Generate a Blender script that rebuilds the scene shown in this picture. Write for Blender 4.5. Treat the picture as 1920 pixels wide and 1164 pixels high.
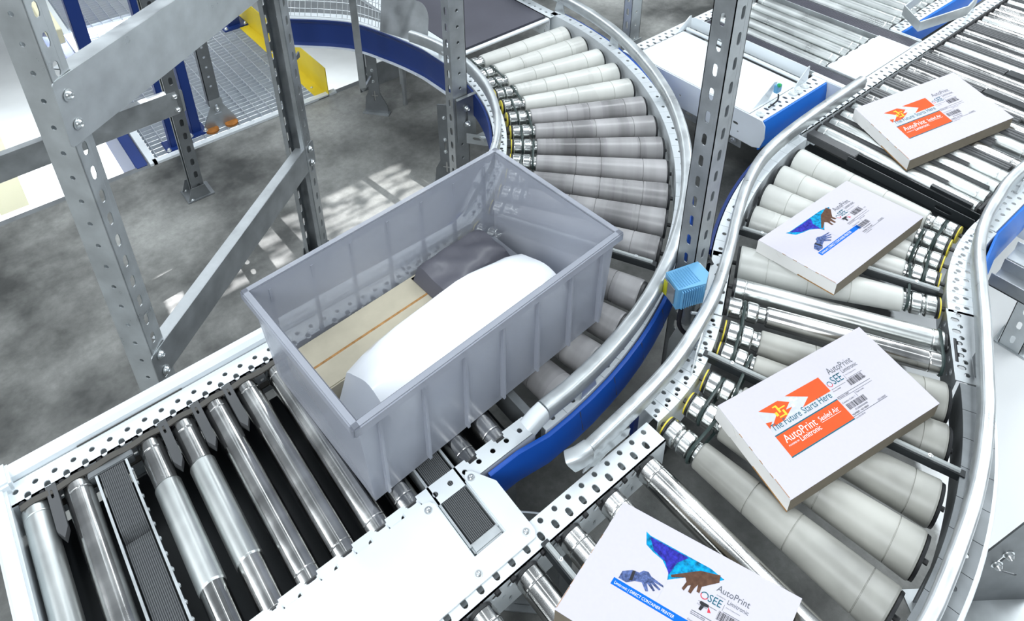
import bpy, bmesh, math, random
from math import sin, cos, pi, radians, sqrt, atan2, hypot
from mathutils import Vector, Matrix
from mathutils.geometry import tessellate_polygon

# ------------------------------------------------------------------ clean
for o in list(bpy.data.objects): bpy.data.objects.remove(o)
SC = bpy.context.scene
COL = SC.collection
random.seed(7)
H = 0.52            # height of the conveyor surface over the floor

# ------------------------------------------------------------------ camera
F, PITCH, ROLL, CX, CY, AZ = 1450.908, 0.5393965, -0.0230999, 913.475, 115.075, 0.654253
cp, sp = cos(PITCH), sin(PITCH)
fw = Vector((0, cp, -sp)); r0 = Vector((1, 0, 0)); u0 = r0.cross(fw)
r2 = cos(ROLL)*r0 + sin(ROLL)*u0; u2 = -sin(ROLL)*r0 + cos(ROLL)*u0
RZ = Matrix.Rotation(-AZ, 3, 'Z')
r2, u2, fw = RZ @ r2, RZ @ u2, RZ @ fw
cd = bpy.data.cameras.new('camera')
cam = bpy.data.objects.new('camera', cd); COL.objects.link(cam)
m = Matrix((r2, u2, -fw)).transposed().to_4x4()
m.translation = Vector((0, 0, H + 1.5625))
cam.matrix_world = m
cd.sensor_fit = 'HORIZONTAL'; cd.sensor_width = 36.0
cd.lens = 36.0 * F / 1920.0
cd.shift_x = (960 - CX) / 1920.0
cd.shift_y = (CY - 582) / 1920.0
cd.clip_start = 0.02; cd.clip_end = 200
SC.camera = cam

# ------------------------------------------------------------------ world and lights
world = bpy.data.worlds.new('hall_daylight'); SC.world = world
world.use_nodes = True
nt = world.node_tree; nt.nodes.clear()
wo = nt.nodes.new('ShaderNodeOutputWorld'); bg = nt.nodes.new('ShaderNodeBackground')
tc = nt.nodes.new('ShaderNodeTexCoord'); sx = nt.nodes.new('ShaderNodeSeparateXYZ')
rp = nt.nodes.new('ShaderNodeValToRGB')
nt.links.new(tc.outputs['Generated'], sx.inputs[0]); nt.links.new(sx.outputs['Z'], rp.inputs[0])
e = rp.color_ramp.elements
e[0].position = 0.0; e[0].color = (0.10, 0.11, 0.12, 1)
e[1].position = 1.0; e[1].color = (0.80, 0.88, 0.95, 1)
x = rp.color_ramp.elements.new(0.12); x.color = (0.35, 0.38, 0.40, 1)
x = rp.color_ramp.elements.new(0.45); x.color = (0.62, 0.68, 0.74, 1)
nt.links.new(rp.outputs[0], bg.inputs[0]); bg.inputs[1].default_value = 0.5
nt.links.new(bg.outputs[0], wo.inputs[0])

def area(name, loc, aim, sx_, sy_, power, col=(0.9, 0.96, 1.0)):
    l = bpy.data.lights.new(name, 'AREA'); l.shape = 'RECTANGLE'; l.size = sx_; l.size_y = sy_
    l.energy = power; l.color = col
    o = bpy.data.objects.new(name, l); COL.objects.link(o)
    o.location = loc
    o.rotation_euler = (Vector(aim) - Vector(loc)).to_track_quat('-Z', 'Y').to_euler()
    return o
# rows of hall luminaires far above, unseen key lights added on both sides
area('ceiling_lamp_row', (4.6, 1.6, 5.5), (1.9, 0.8, 0.5), 0.6, 8.0, 260)
area('ceiling_lamp_row', (1.4, 1.0, 6.5), (1.4, 1.0, 0.5), 0.35, 9.0, 60)
area('ceiling_lamp_row', (-3.2, 3.0, 5.0), (0.3, 1.5, 0.5), 0.5, 8.0, 110)
area('ceiling_lamp_row', (1.6, 5.5, 4.5), (1.4, 2.0, 0.5), 6.0, 0.5, 120)
area('window_wall_light', (-3.6, -1.0, 4.2), (1.2, 0.5, 0.5), 4.0, 2.6, 260, (0.92, 0.97, 1.0))
area('window_wall_light', (5.5, -1.6, 4.6), (2.4, -0.2, 0.0), 3.5, 2.0, 190, (0.92, 0.97, 1.0))
area('hall_below_light', (0.3, 6.0, -0.6), (0.2, 5.0, -3.0), 3.0, 3.5, 420)
area('hall_below_light', (2.2, 5.6, -0.4), (2.2, 4.2, -2.2), 2.0, 2.0, 120)
# sunlight falling through a slatted opening in the far wall: stripes of light on the concrete
def window_beam(name, loc, aim, power, u0, u1, v0, v1, stripes, dens):
    l = bpy.data.lights.new(name, 'SPOT'); l.energy = power; l.spot_size = radians(22); l.spot_blend = 0.0; l.shadow_soft_size = 0.01
    o = bpy.data.objects.new(name, l); COL.objects.link(o); o.location = loc
    d = (Vector(aim)-Vector(loc)).normalized(); X = Vector((1, 0, 0)); X = (X-d*X.dot(d)).normalized(); Z = -d; Y = Z.cross(X)
    m_ = Matrix((X, Y, Z)).transposed().to_4x4(); m_.translation = Vector(loc); o.matrix_world = m_
    l.use_nodes = True; n = l.node_tree; em = n.nodes['Emission']; K = n.links.new
    t = n.nodes.new('ShaderNodeTexCoord'); s_ = n.nodes.new('ShaderNodeSeparateXYZ'); K(t.outputs['Normal'], s_.inputs[0])
    def mth(op, a, b=None):
        q = n.nodes.new('ShaderNodeMath'); q.operation = op
        for i, v in enumerate((a, b)):
            if v is None: continue
            if isinstance(v, (int, float)): q.inputs[i].default_value = v
            else: K(v, q.inputs[i])
        return q.outputs[0]
    az = mth('ABSOLUTE', s_.outputs[2]); u = mth('DIVIDE', s_.outputs[0], az); v = mth('DIVIDE', s_.outputs[1], az)
    inb = mth('MULTIPLY', mth('MULTIPLY', mth('GREATER_THAN', u, u0), mth('LESS_THAN', u, u1)), mth('MULTIPLY', mth('GREATER_THAN', v, v0), mth('LESS_THAN', v, v1)))
    st = mth('GREATER_THAN', mth('FRACT', mth('MULTIPLY', mth('SUBTRACT', v, v0), stripes/(v1-v0))), 0.16)
    cb = n.nodes.new('ShaderNodeCombineXYZ'); K(mth('MULTIPLY', u, 60.0), cb.inputs[0]); K(mth('MULTIPLY', v, 160.0), cb.inputs[1])
    nz = n.nodes.new('ShaderNodeTexNoise'); nz.inputs['Scale'].default_value = 1.0; nz.inputs['Detail'].default_value = 2.0; K(cb.outputs[0], nz.inputs[0])
    mr = n.nodes.new('ShaderNodeMapRange'); mr.inputs[1].default_value = 0.5-dens; mr.inputs[2].default_value = 0.62-dens; K(nz.outputs[0], mr.inputs[0])
    K(mth('MULTIPLY', mth('MULTIPLY', inb, st), mr.outputs[0]), em.inputs['Strength'])
    return o
window_beam('window_beam', (0.6, 6.6, 5.2), (0.78, 2.22, 0.0), 4200, -0.078, 0.078, -0.014, 0.013, 4, 0.10)
SC.view_settings.view_transform = 'Standard'
SC.view_settings.look = 'None'
SC.view_settings.gamma = 1.0
SC.view_settings.exposure = -0.10
SC.view_settings.use_curve_mapping = False

# ------------------------------------------------------------------ materials
def mat(name, col, rough=0.5, metal=0.0, noise=0.0, scale=8.0, stretch=(1, 1, 1), bump=0.0, alpha=1.0, coat=0.0, rnd=False, rv=0.0, detail=4):
    m = bpy.data.materials.new(name); m.use_nodes = True
    n = m.node_tree; b = n.nodes['Principled BSDF']
    b.inputs['Base Color'].default_value = (*col, 1); b.inputs['Roughness'].default_value = rough
    b.inputs['Metallic'].default_value = metal; b.inputs['Alpha'].default_value = alpha
    b.inputs['Coat Weight'].default_value = coat
    if noise or bump or rv:
        t = n.nodes.new('ShaderNodeTexCoord'); mp = n.nodes.new('ShaderNodeMapping')
        mp.inputs['Scale'].default_value = stretch
        n.links.new(t.outputs['Object'], mp.inputs[0])
        if rnd:
            oi = n.nodes.new('ShaderNodeObjectInfo'); mu = n.nodes.new('ShaderNodeMath'); mu.operation = 'MULTIPLY'
            mu.inputs[1].default_value = 37.0; n.links.new(oi.outputs['Random'], mu.inputs[0])
            cb = n.nodes.new('ShaderNodeCombineXYZ')
            for k in range(3): n.links.new(mu.outputs[0], cb.inputs[k])
            n.links.new(cb.outputs[0], mp.inputs['Location'])
        tx = n.nodes.new('ShaderNodeTexNoise'); tx.inputs['Scale'].default_value = scale; tx.inputs['Detail'].default_value = detail
        n.links.new(mp.outputs[0], tx.inputs[0])
        if noise:
            cr = n.nodes.new('ShaderNodeValToRGB'); e = cr.color_ramp.elements
            e[0].position = 0.3; e[1].position = 0.7
            e[0].color = tuple(max(0, c*(1-noise)) for c in col) + (1,)
            e[1].color = tuple(min(1, c*(1+noise*0.6)) for c in col) + (1,)
            n.links.new(tx.outputs[0], cr.inputs[0]); n.links.new(cr.outputs[0], b.inputs['Base Color'])
        if rv:
            mr = n.nodes.new('ShaderNodeMapRange'); mr.inputs[1].default_value = .3; mr.inputs[2].default_value = .7
            mr.inputs[3].default_value = rough*(1-rv); mr.inputs[4].default_value = rough*(1+rv)
            n.links.new(tx.outputs[0], mr.inputs[0]); n.links.new(mr.outputs[0], b.inputs['Roughness'])
        if bump:
            bp = n.nodes.new('ShaderNodeBump'); bp.inputs['Strength'].default_value = bump; bp.inputs['Distance'].default_value = 0.002
            n.links.new(tx.outputs[0], bp.inputs['Height']); n.links.new(bp.outputs[0], b.inputs['Normal'])
    return m

M = {}
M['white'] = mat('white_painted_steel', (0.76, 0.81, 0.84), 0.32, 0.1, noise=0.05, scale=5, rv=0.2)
M['zinc'] = mat('galvanised_zinc', (0.42, 0.445, 0.46), 0.40, 0.7, noise=0.24, scale=14, rv=0.25, detail=8)
M['zincpale'] = mat('pale_galvanised_zinc', (0.55, 0.585, 0.60), 0.36, 0.6, noise=0.16, scale=16, rv=0.25, detail=8)
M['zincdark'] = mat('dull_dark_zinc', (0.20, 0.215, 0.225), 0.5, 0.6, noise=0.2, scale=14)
M['steel'] = mat('polished_roller_steel', (0.56, 0.56, 0.55), 0.17, 1.0, noise=0.42, scale=11, stretch=(1, 0.02, 0.02), rnd=True, rv=0.4)
M['steelsat'] = mat('satin_roller_steel', (0.66, 0.69, 0.68), 0.32, 0.95, noise=0.16, scale=9, stretch=(1, 0.02, 0.02), rnd=True, rv=0.2)
M['drum'] = mat('zinc_drum_steel', (0.62, 0.64, 0.63), 0.22, 1.0, noise=0.10, scale=30, stretch=(1, 0.02, 0.02), rv=0.2)
M['sleeve'] = mat('grey_plastic_sleeve', (0.33, 0.325, 0.33), 0.28, 0.0, noise=0.55, scale=10, stretch=(1, 0.06, 0.06), rnd=True, rv=0.2)
M['sleevepale'] = mat('pale_plastic_sleeve', (0.60, 0.61, 0.58), 0.30, 0.0, noise=0.16, scale=7, stretch=(1, 0.3, 0.3), rnd=True, rv=0.2)
M['sleevewarm'] = mat('dusty_plastic_sleeve', (0.37, 0.37, 0.34), 0.36, 0.0, noise=0.4, scale=6, rnd=True, rv=0.2)
M['seam'] = mat('dark_seam', (0.06, 0.06, 0.055), 0.7)
M['black'] = mat('black_plastic', (0.018, 0.019, 0.021), 0.45)
M['blackmetal'] = mat('black_coated_steel', (0.022, 0.026, 0.029), 0.38, 0.2)
M['hole'] = mat('dark_socket', (0.01, 0.01, 0.012), 0.6)
M['belt'] = mat('dark_conveyor_belt', (0.075, 0.075, 0.095), 0.32, noise=0.12, scale=6)
M['beltgrey'] = mat('grey_ribbed_belt', (0.10, 0.105, 0.11), 0.45)
M['slat'] = mat('grey_ribbed_slat', (0.075, 0.078, 0.082), 0.42)
M['oring'] = mat('dark_green_round_belt', (0.035, 0.055, 0.052), 0.35)
M['vbelt'] = mat('brown_grey_drive_belt', (0.075, 0.07, 0.062), 0.55)
M['yellowring'] = mat('yellow_bearing_seal', (0.75, 0.62, 0.05), 0.4)
M['blue'] = mat('blue_painted_steel', (0.0, 0.075, 0.42), 0.5, noise=0.15, scale=2.5)
M['bluelight'] = mat('bright_blue_panel', (0.0, 0.16, 0.66), 0.45, noise=0.1, scale=2.5)
M['navy'] = mat('navy_painted_steel', (0.008, 0.032, 0.17), 0.45)
M['yellow'] = mat('yellow_painted_steel', (0.75, 0.58, 0.03), 0.42, noise=0.12, scale=4)
M['cream'] = mat('cream_painted_steel', (0.80, 0.76, 0.55), 0.5)
M['tote'] = mat('blue_grey_tote_plastic', (0.42, 0.445, 0.51), 0.25, alpha=0.62)
M['card'] = mat('white_carton_liner', (0.56, 0.54, 0.60), 0.6, noise=0.015, scale=150, bump=0.03)
M['cardside'] = mat('grey_beige_carton_side', (0.23, 0.20, 0.155), 0.7, noise=0.05, scale=60)  # front sides of the carton, their shade put into the colour
M['cardwhite'] = mat('bright_carton_flap', (0.86, 0.85, 0.83), 0.6)  # left side of the carton, its stronger light put into the colour
M['kraft'] = mat('brown_kraft_edge', (0.42, 0.23, 0.09), 0.8, noise=0.3, scale=80)
M['beige'] = mat('beige_cardboard', (0.50, 0.46, 0.36), 0.7, noise=0.08, scale=20)
M['polywhite'] = mat('white_poly_bag', (0.85, 0.88, 0.92), 0.22, coat=0.4)
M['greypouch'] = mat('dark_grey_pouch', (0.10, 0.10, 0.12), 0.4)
M['pblack'] = mat('black_ink', (0.03, 0.03, 0.035), 0.6)
M['pgrey'] = mat('dark_grey_ink', (0.12, 0.13, 0.15), 0.6)
M['pteal'] = mat('teal_ink', (0.015, 0.12, 0.17), 0.6)
M['porange'] = mat('orange_ink', (0.66, 0.095, 0.025), 0.6, noise=0.04, scale=60)
M['pyellow'] = mat('yellow_ink', (0.85, 0.55, 0.05), 0.6)
M['pwhite'] = mat('white_ink', (0.85, 0.85, 0.88), 0.6)
M['ppale'] = mat('pale_grey_ink', (0.55, 0.57, 0.62), 0.6, noise=0.1, scale=60)
M['pblue'] = mat('bright_blue_ink', (0.0, 0.13, 0.60), 0.6)
M['pcyan'] = mat('cyan_blue_ink', (0.0, 0.28, 0.55), 0.6, noise=0.7, scale=120)
M['pindigo'] = mat('indigo_ink', (0.03, 0.03, 0.36), 0.6, noise=0.6, scale=140)
M['pbrown'] = mat('brown_ink', (0.11, 0.055, 0.035), 0.6, noise=0.3, scale=120)
M['psteel'] = mat('steel_blue_ink', (0.09, 0.13, 0.30), 0.6, noise=0.7, scale=200)
M['pred'] = mat('red_ink', (0.6, 0.05, 0.08), 0.6)
M['scanblue'] = mat('light_blue_housing', (0.14, 0.38, 0.62), 0.4)
M['scanglass'] = mat('dark_scanner_window', (0.20, 0.21, 0.22), 0.12)
M['acid'] = mat('yellow_warning_sticker', (0.45, 0.45, 0.02), 0.5)
M['clear'] = mat('clear_plastic', (0.75, 0.8, 0.8), 0.1, alpha=0.45)
M['cable'] = mat('black_cable', (0.02, 0.02, 0.022), 0.45)
M['bolt'] = mat('zinc_bolt', (0.72, 0.75, 0.76), 0.28, 0.9)
M['rust'] = mat('rusty_foot', (0.42, 0.16, 0.03), 0.8, noise=0.4, scale=40)
M['green'] = mat('green_lamp_cap', (0.05, 0.45, 0.15), 0.3)
M['crate'] = mat('pale_grey_crate', (0.55, 0.55, 0.62), 0.5)
M['wire'] = mat('bright_wire', (0.55, 0.58, 0.60), 0.35, 0.7)
M['grate'] = mat('galvanised_grating', (0.55, 0.58, 0.62), 0.4, 0.5)

def floor_mat():
    m = bpy.data.materials.new('worn_concrete'); m.use_nodes = True
    n = m.node_tree; b = n.nodes['Principled BSDF']; L = n.links.new
    t = n.nodes.new('ShaderNodeTexCoord')
    def noise(s, d=6, rg=0.6):
        x = n.nodes.new('ShaderNodeTexNoise'); x.inputs['Scale'].default_value = s; x.inputs['Detail'].default_value = d
        x.inputs['Roughness'].default_value = rg; L(t.outputs['Object'], x.inputs[0]); return x
    a = noise(1.1, 6); f = noise(30, 8, 0.75); g = noise(6, 6)
    r = n.nodes.new('ShaderNodeValToRGB'); e = r.color_ramp.elements
    e[0].position = 0.40; e[0].color = (0.040, 0.042, 0.040, 1); e[1].position = 0.62; e[1].color = (0.30, 0.305, 0.29, 1)
    L(a.outputs[0], r.inputs[0])
    mx = n.nodes.new('ShaderNodeMixRGB'); mx.blend_type = 'OVERLAY'; mx.inputs[0].default_value = 0.55
    L(r.outputs[0], mx.inputs[1]); L(f.outputs[0], mx.inputs[2])
    mx2 = n.nodes.new('ShaderNodeMixRGB'); mx2.blend_type = 'OVERLAY'; mx2.inputs[0].default_value = 0.5
    L(mx.outputs[0], mx2.inputs[1]); L(g.outputs[0], mx2.inputs[2])
    # right-hand floor brightened to near-white in the base colour, with a ragged edge
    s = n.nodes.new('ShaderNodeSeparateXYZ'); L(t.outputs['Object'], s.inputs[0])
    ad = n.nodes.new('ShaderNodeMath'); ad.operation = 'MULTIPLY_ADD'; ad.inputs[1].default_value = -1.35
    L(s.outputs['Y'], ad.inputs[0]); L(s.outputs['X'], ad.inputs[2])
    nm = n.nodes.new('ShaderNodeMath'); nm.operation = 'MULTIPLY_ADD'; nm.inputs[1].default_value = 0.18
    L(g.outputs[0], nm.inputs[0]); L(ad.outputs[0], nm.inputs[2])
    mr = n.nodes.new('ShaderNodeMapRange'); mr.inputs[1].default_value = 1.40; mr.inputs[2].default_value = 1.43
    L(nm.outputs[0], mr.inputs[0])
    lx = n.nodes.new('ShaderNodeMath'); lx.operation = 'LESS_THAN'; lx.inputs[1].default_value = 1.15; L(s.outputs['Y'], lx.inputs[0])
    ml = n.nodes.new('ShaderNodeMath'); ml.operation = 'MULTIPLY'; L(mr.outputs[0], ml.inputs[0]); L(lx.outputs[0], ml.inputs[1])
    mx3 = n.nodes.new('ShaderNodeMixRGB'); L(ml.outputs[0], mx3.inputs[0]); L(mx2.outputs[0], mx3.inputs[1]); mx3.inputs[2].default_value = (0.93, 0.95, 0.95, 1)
    L(mx3.outputs[0], b.inputs['Base Color'])
    rr = n.nodes.new('ShaderNodeMapRange'); rr.inputs[3].default_value = 0.28; rr.inputs[4].default_value = 0.6
    L(g.outputs[0], rr.inputs[0]); L(rr.outputs[0], b.inputs['Roughness'])
    bp = n.nodes.new('ShaderNodeBump'); bp.inputs['Strength'].default_value = 0.12; bp.inputs['Distance'].default_value = 0.003
    L(f.outputs[0], bp.inputs['Height']); L(bp.outputs[0], b.inputs['Normal'])
    return m
for k_, m_ in M.items():
    if k_ in ('card', 'cardside', 'cardwhite', 'kraft', 'beige') or (k_[0] == 'p' and m_.name.endswith('_ink')):
        m_.node_tree.nodes['Principled BSDF'].inputs['Specular IOR Level'].default_value = 0.12
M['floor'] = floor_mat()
M['lower'] = mat('pale_lower_floor', (0.72, 0.74, 0.74), 0.4, noise=0.15, scale=1.2)

# ------------------------------------------------------------------ mesh builder
class MB:
    def __init__(s): s.v = []; s.f = []; s.mi = []; s.cur = 0
    def add(s, vs, fs, mtx=None):
        o = len(s.v)
        for p in vs: s.v.append(tuple(mtx @ Vector(p)) if mtx else tuple(p))
        for f in fs: s.f.append([i+o for i in f]); s.mi.append(s.cur)
        return s
    def box(s, x0, x1, y0, y1, z0, z1, mtx=None):
        vs = [(x0,y0,z0),(x1,y0,z0),(x1,y1,z0),(x0,y1,z0),(x0,y0,z1),(x1,y0,z1),(x1,y1,z1),(x0,y1,z1)]
        return s.add(vs, [(0,3,2,1),(4,5,6,7),(0,1,5,4),(1,2,6,5),(2,3,7,6),(3,0,4,7)], mtx)
    def bbox(s, x0, x1, y0, y1, z0, z1, b=0.003, mtx=None):
        """box with chamfered edges"""
        bm = bmesh.new(); bmesh.ops.create_cube(bm, size=1)
        for v in bm.verts: v.co = Vector(((x0+x1)/2+v.co.x*(x1-x0), (y0+y1)/2+v.co.y*(y1-y0), (z0+z1)/2+v.co.z*(z1-z0)))
        bmesh.ops.bevel(bm, geom=list(bm.edges), offset=b, segments=2, affect='EDGES')
        bm.verts.index_update()
        s.add([v.co.copy() for v in bm.verts], [[v.index for v in f.verts] for f in bm.faces], mtx); bm.free(); return s
    def lathe(s, prof, n=24, mtx=None, caps=True):
        """profile [(t,r)] around local x axis; holding loops keep the long faces flat-shaded along the axis"""
        P_ = [prof[0]]
        for a, b in zip(prof, prof[1:]):
            l_ = hypot(b[0]-a[0], b[1]-a[1])
            if l_ > 0.0035:
                k_ = 0.0006/l_; P_ += [(a[0]+(b[0]-a[0])*k_, a[1]+(b[1]-a[1])*k_), (b[0]-(b[0]-a[0])*k_, b[1]-(b[1]-a[1])*k_)]
            P_.append(b)
        prof = P_
        vs = []; fs = []
        for t, r in prof:
            for i in range(n):
                a = 2*pi*i/n; vs.append((t, r*cos(a), r*sin(a)))
        for k in range(len(prof)-1):
            for i in range(n):
                j = (i+1) % n; fs.append((k*n+i, (k+1)*n+i, (k+1)*n+j, k*n+j))
        if caps:
            fs.append(tuple(range(n))); fs.append(tuple(reversed(range((len(prof)-1)*n, len(prof)*n))))
        return s.add(vs, fs, mtx)
    def cyl(s, p0, p1, r, n=12, r1=None):
        p0, p1 = Vector(p0), Vector(p1); d = p1-p0
        q = d.to_track_quat('X', 'Z').to_matrix().to_4x4(); q.translation = p0
        return s.lathe([(0, r), (d.length, r if r1 is None else r1)], n, q)
    def plate(s, outer, holes, th, mtx=None):
        """flat plate in local xy, z from -th to 0"""
        polys = [[Vector((p[0], p[1], 0)) for p in q] for q in [outer]+list(holes)]
        def _ar(q): return abs(sum(q[i].x*q[(i+1) % len(q)].y-q[(i+1) % len(q)].x*q[i].y for i in range(len(q))))/2
        want = _ar(polys[0])-sum(_ar(q) for q in polys[1:])
        flat = [p for q in polys for p in q]; n = len(flat)
        rj = random.Random(1); best = None
        for k_ in range(14):
            ja = 0 if k_ == 0 else 2e-5*k_
            pj = [[Vector((p.x+rj.uniform(-ja, ja), p.y+rj.uniform(-ja, ja), 0)) for p in q] for q in polys] if k_ else polys
            tri = tessellate_polygon(pj)
            got = sum(abs((flat[t[1]]-flat[t[0]]).cross(flat[t[2]]-flat[t[0]]).z)/2 for t in tri)
            er = abs(got-want)/max(want, 1e-12)
            if best is None or er < best[0]: best = (er, tri)
            if er < 0.004: break
        tri = best[1]
        if best[0] > 0.004: print('TESS', round(best[0], 4), len(polys))
        vs = [(p.x, p.y, 0) for p in flat] + [(p.x, p.y, -th) for p in flat]
        fs = []
        for t in tri:
            a, b, c = [flat[i] for i in t]
            if (b-a).cross(c-a).z < 0: t = (t[0], t[2], t[1])
            fs.append(tuple(t)); fs.append((t[0]+n, t[2]+n, t[1]+n))
        o = 0
        for qi, q in enumerate(polys):
            k = len(q)
            ar = sum(q[i].x*q[(i+1) % k].y - q[(i+1) % k].x*q[i].y for i in range(k))
            for i in range(k):
                j = (i+1) % k
                f = (o+i, o+i+n, o+j+n, o+j)
                if (ar < 0) != (qi > 0): f = f[::-1]
                if qi > 0: f = f
                fs.append(f)
            o += k
        return s.add(vs, fs, mtx)
    def sweep(s, path, prof, closed=False, up=Vector((0, 0, 1))):
        """sweep closed profile [(side,up)] along 3D path"""
        P = [Vector(p) for p in path]; n = len(P); k = len(prof); vs = []
        for i in range(n):
            if closed: d = P[(i+1) % n]-P[i-1]
            else: d = P[min(i+1, n-1)]-P[max(i-1, 0)]
            d.normalize(); sd = d.cross(up)
            if sd.length < 1e-4: sd = d.cross(Vector((1, 0, 0)))
            sd.normalize(); uu = sd.cross(d)
            for a, b in prof: vs.append(P[i]+sd*a+uu*b)
        fs = []
        for i in range(n if closed else n-1):
            for j in range(k):
                fs.append((i*k+j, i*k+(j+1) % k, ((i+1) % n)*k+(j+1) % k, ((i+1) % n)*k+j))
        if not closed: fs.append(tuple(reversed(range(k)))); fs.append(tuple(range((n-1)*k, n*k)))
        return s.add(vs, fs)
    def tube(s, path, r, n=8, closed=False, up=Vector((0, 0, 1))):
        return s.sweep(path, [(r*cos(2*pi*i/n), r*sin(2*pi*i/n)) for i in range(n)], closed, up)

def disc(x, y, r, n=12, sx=1.0, sy=1.0, rot=0.0):
    return [(x + r*sx*cos(2*pi*i/n)*cos(rot) - r*sy*sin(2*pi*i/n)*sin(rot), y + r*sx*cos(2*pi*i/n)*sin(rot) + r*sy*sin(2*pi*i/n)*cos(rot)) for i in range(n)]
def slot(x, y, w, l, n=5, rot=0.0):
    """stadium centred at x,y : width w, length l along local y"""
    pts = []; r = w/2; h = l/2-r
    for i in range(n+1): a = pi*i/n; pts.append((r*cos(a), h+r*sin(a)))
    for i in range(n+1): a = pi+pi*i/n; pts.append((r*cos(a), -h+r*sin(a)))
    return [(x+p*cos(rot)-q*sin(rot), y+p*sin(rot)+q*cos(rot)) for p, q in pts]

ORI = {}
def mkobj(name, mb, m, parent=None, root=None, label=None, smooth=True):
    me = bpy.data.meshes.new(name)
    org = ORI.get(parent.name, Vector((0, 0, 0))) if parent else Vector((0, 0, 0))
    me.from_pydata([tuple(Vector(v)-org) for v in mb.v], [], mb.f)
    ms = m if isinstance(m, (list, tuple)) else [m]
    for q in ms: me.materials.append(q)
    for p, i in zip(me.polygons, mb.mi): p.material_index = i
    bm = bmesh.new(); bm.from_mesh(me); bmesh.ops.recalc_face_normals(bm, faces=bm.faces); bm.to_mesh(me); bm.free()
    if smooth:
        me.polygons.foreach_set('use_smooth', [True]*len(me.polygons)); me.set_sharp_from_angle(angle=radians(38))
    o = bpy.data.objects.new(name, me); COL.objects.link(o)
    if parent: o.parent = parent; ORI[o.name] = org
    if label: o['label'] = label
    return o
def thing(name, loc, label, cat, group=None):
    o = bpy.data.objects.new(name, None); COL.objects.link(o); o.location = loc; o.empty_display_size = 0.05
    o['label'] = label; o['category'] = cat
    if group: o['group'] = group
    ORI[o.name] = Vector(loc); return o
def solo(name, mb, m, loc, label, cat, group=None):
    """a thing that is one mesh with its origin at loc"""
    q = MB(); q.v = [tuple(Vector(v)-Vector(loc)) for v in mb.v]; q.f = mb.f; q.mi = mb.mi
    o = mkobj(name, q, m); o.location = loc; o['label'] = label; o['category'] = cat
    if group: o['group'] = group
    ORI[o.name] = Vector(loc)
    return o
def struct(name, mb, m):
    o = mkobj(name, mb, m); o['kind'] = 'structure'; return o
def inst(src, name, parent, mtx, label=None):
    """copy of a roller (mesh shared) with its sub-parts, placed by a world matrix"""
    o = src.copy(); o.name = name; COL.objects.link(o)
    o.parent = parent; t = mtx.copy(); t.translation = t.translation - ORI[parent.name]; o.matrix_basis = t
    for c in src.children:
        d = c.copy(); COL.objects.link(d); d.parent = o
    if label: o['label'] = label
    return o

# ------------------------------------------------------------------ roller prototypes (axis along local x, start at 0)
PROTO = []
def roller_straight(L, r=0.025, m='steel', capm='black'):
    """returns builder function making a roller under a parent"""
    body = MB().lathe([(0.006, r*0.7), (0.006, r-0.002), (0.008, r), (0.030, r), (0.031, r-0.0006), (0.033, r-0.0006), (0.034, r), (L-0.034, r), (L-0.033, r-0.0006), (L-0.031, r-0.0006), (L-0.030, r), (L-0.008, r), (L-0.006, r-0.002), (L-0.006, r*0.7)], 40)
    cap = lambda a, b, q: MB().lathe([(a, 0.008), (a, q), (b, q), (b, 0.008)], 20)
    o = mkobj('roller', body, M[m])
    for a, b in ((0.0, 0.006), (L-0.006, L)):
        c = mkobj('end_cap', cap(a, b, r-0.0015), M[capm]); c.parent = o
    a = mkobj('axle', MB().lathe([(-0.012, 0.006), (L+0.012, 0.006)], 8), M['black']); a.parent = o
    PROTO.append(o); return o
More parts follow.
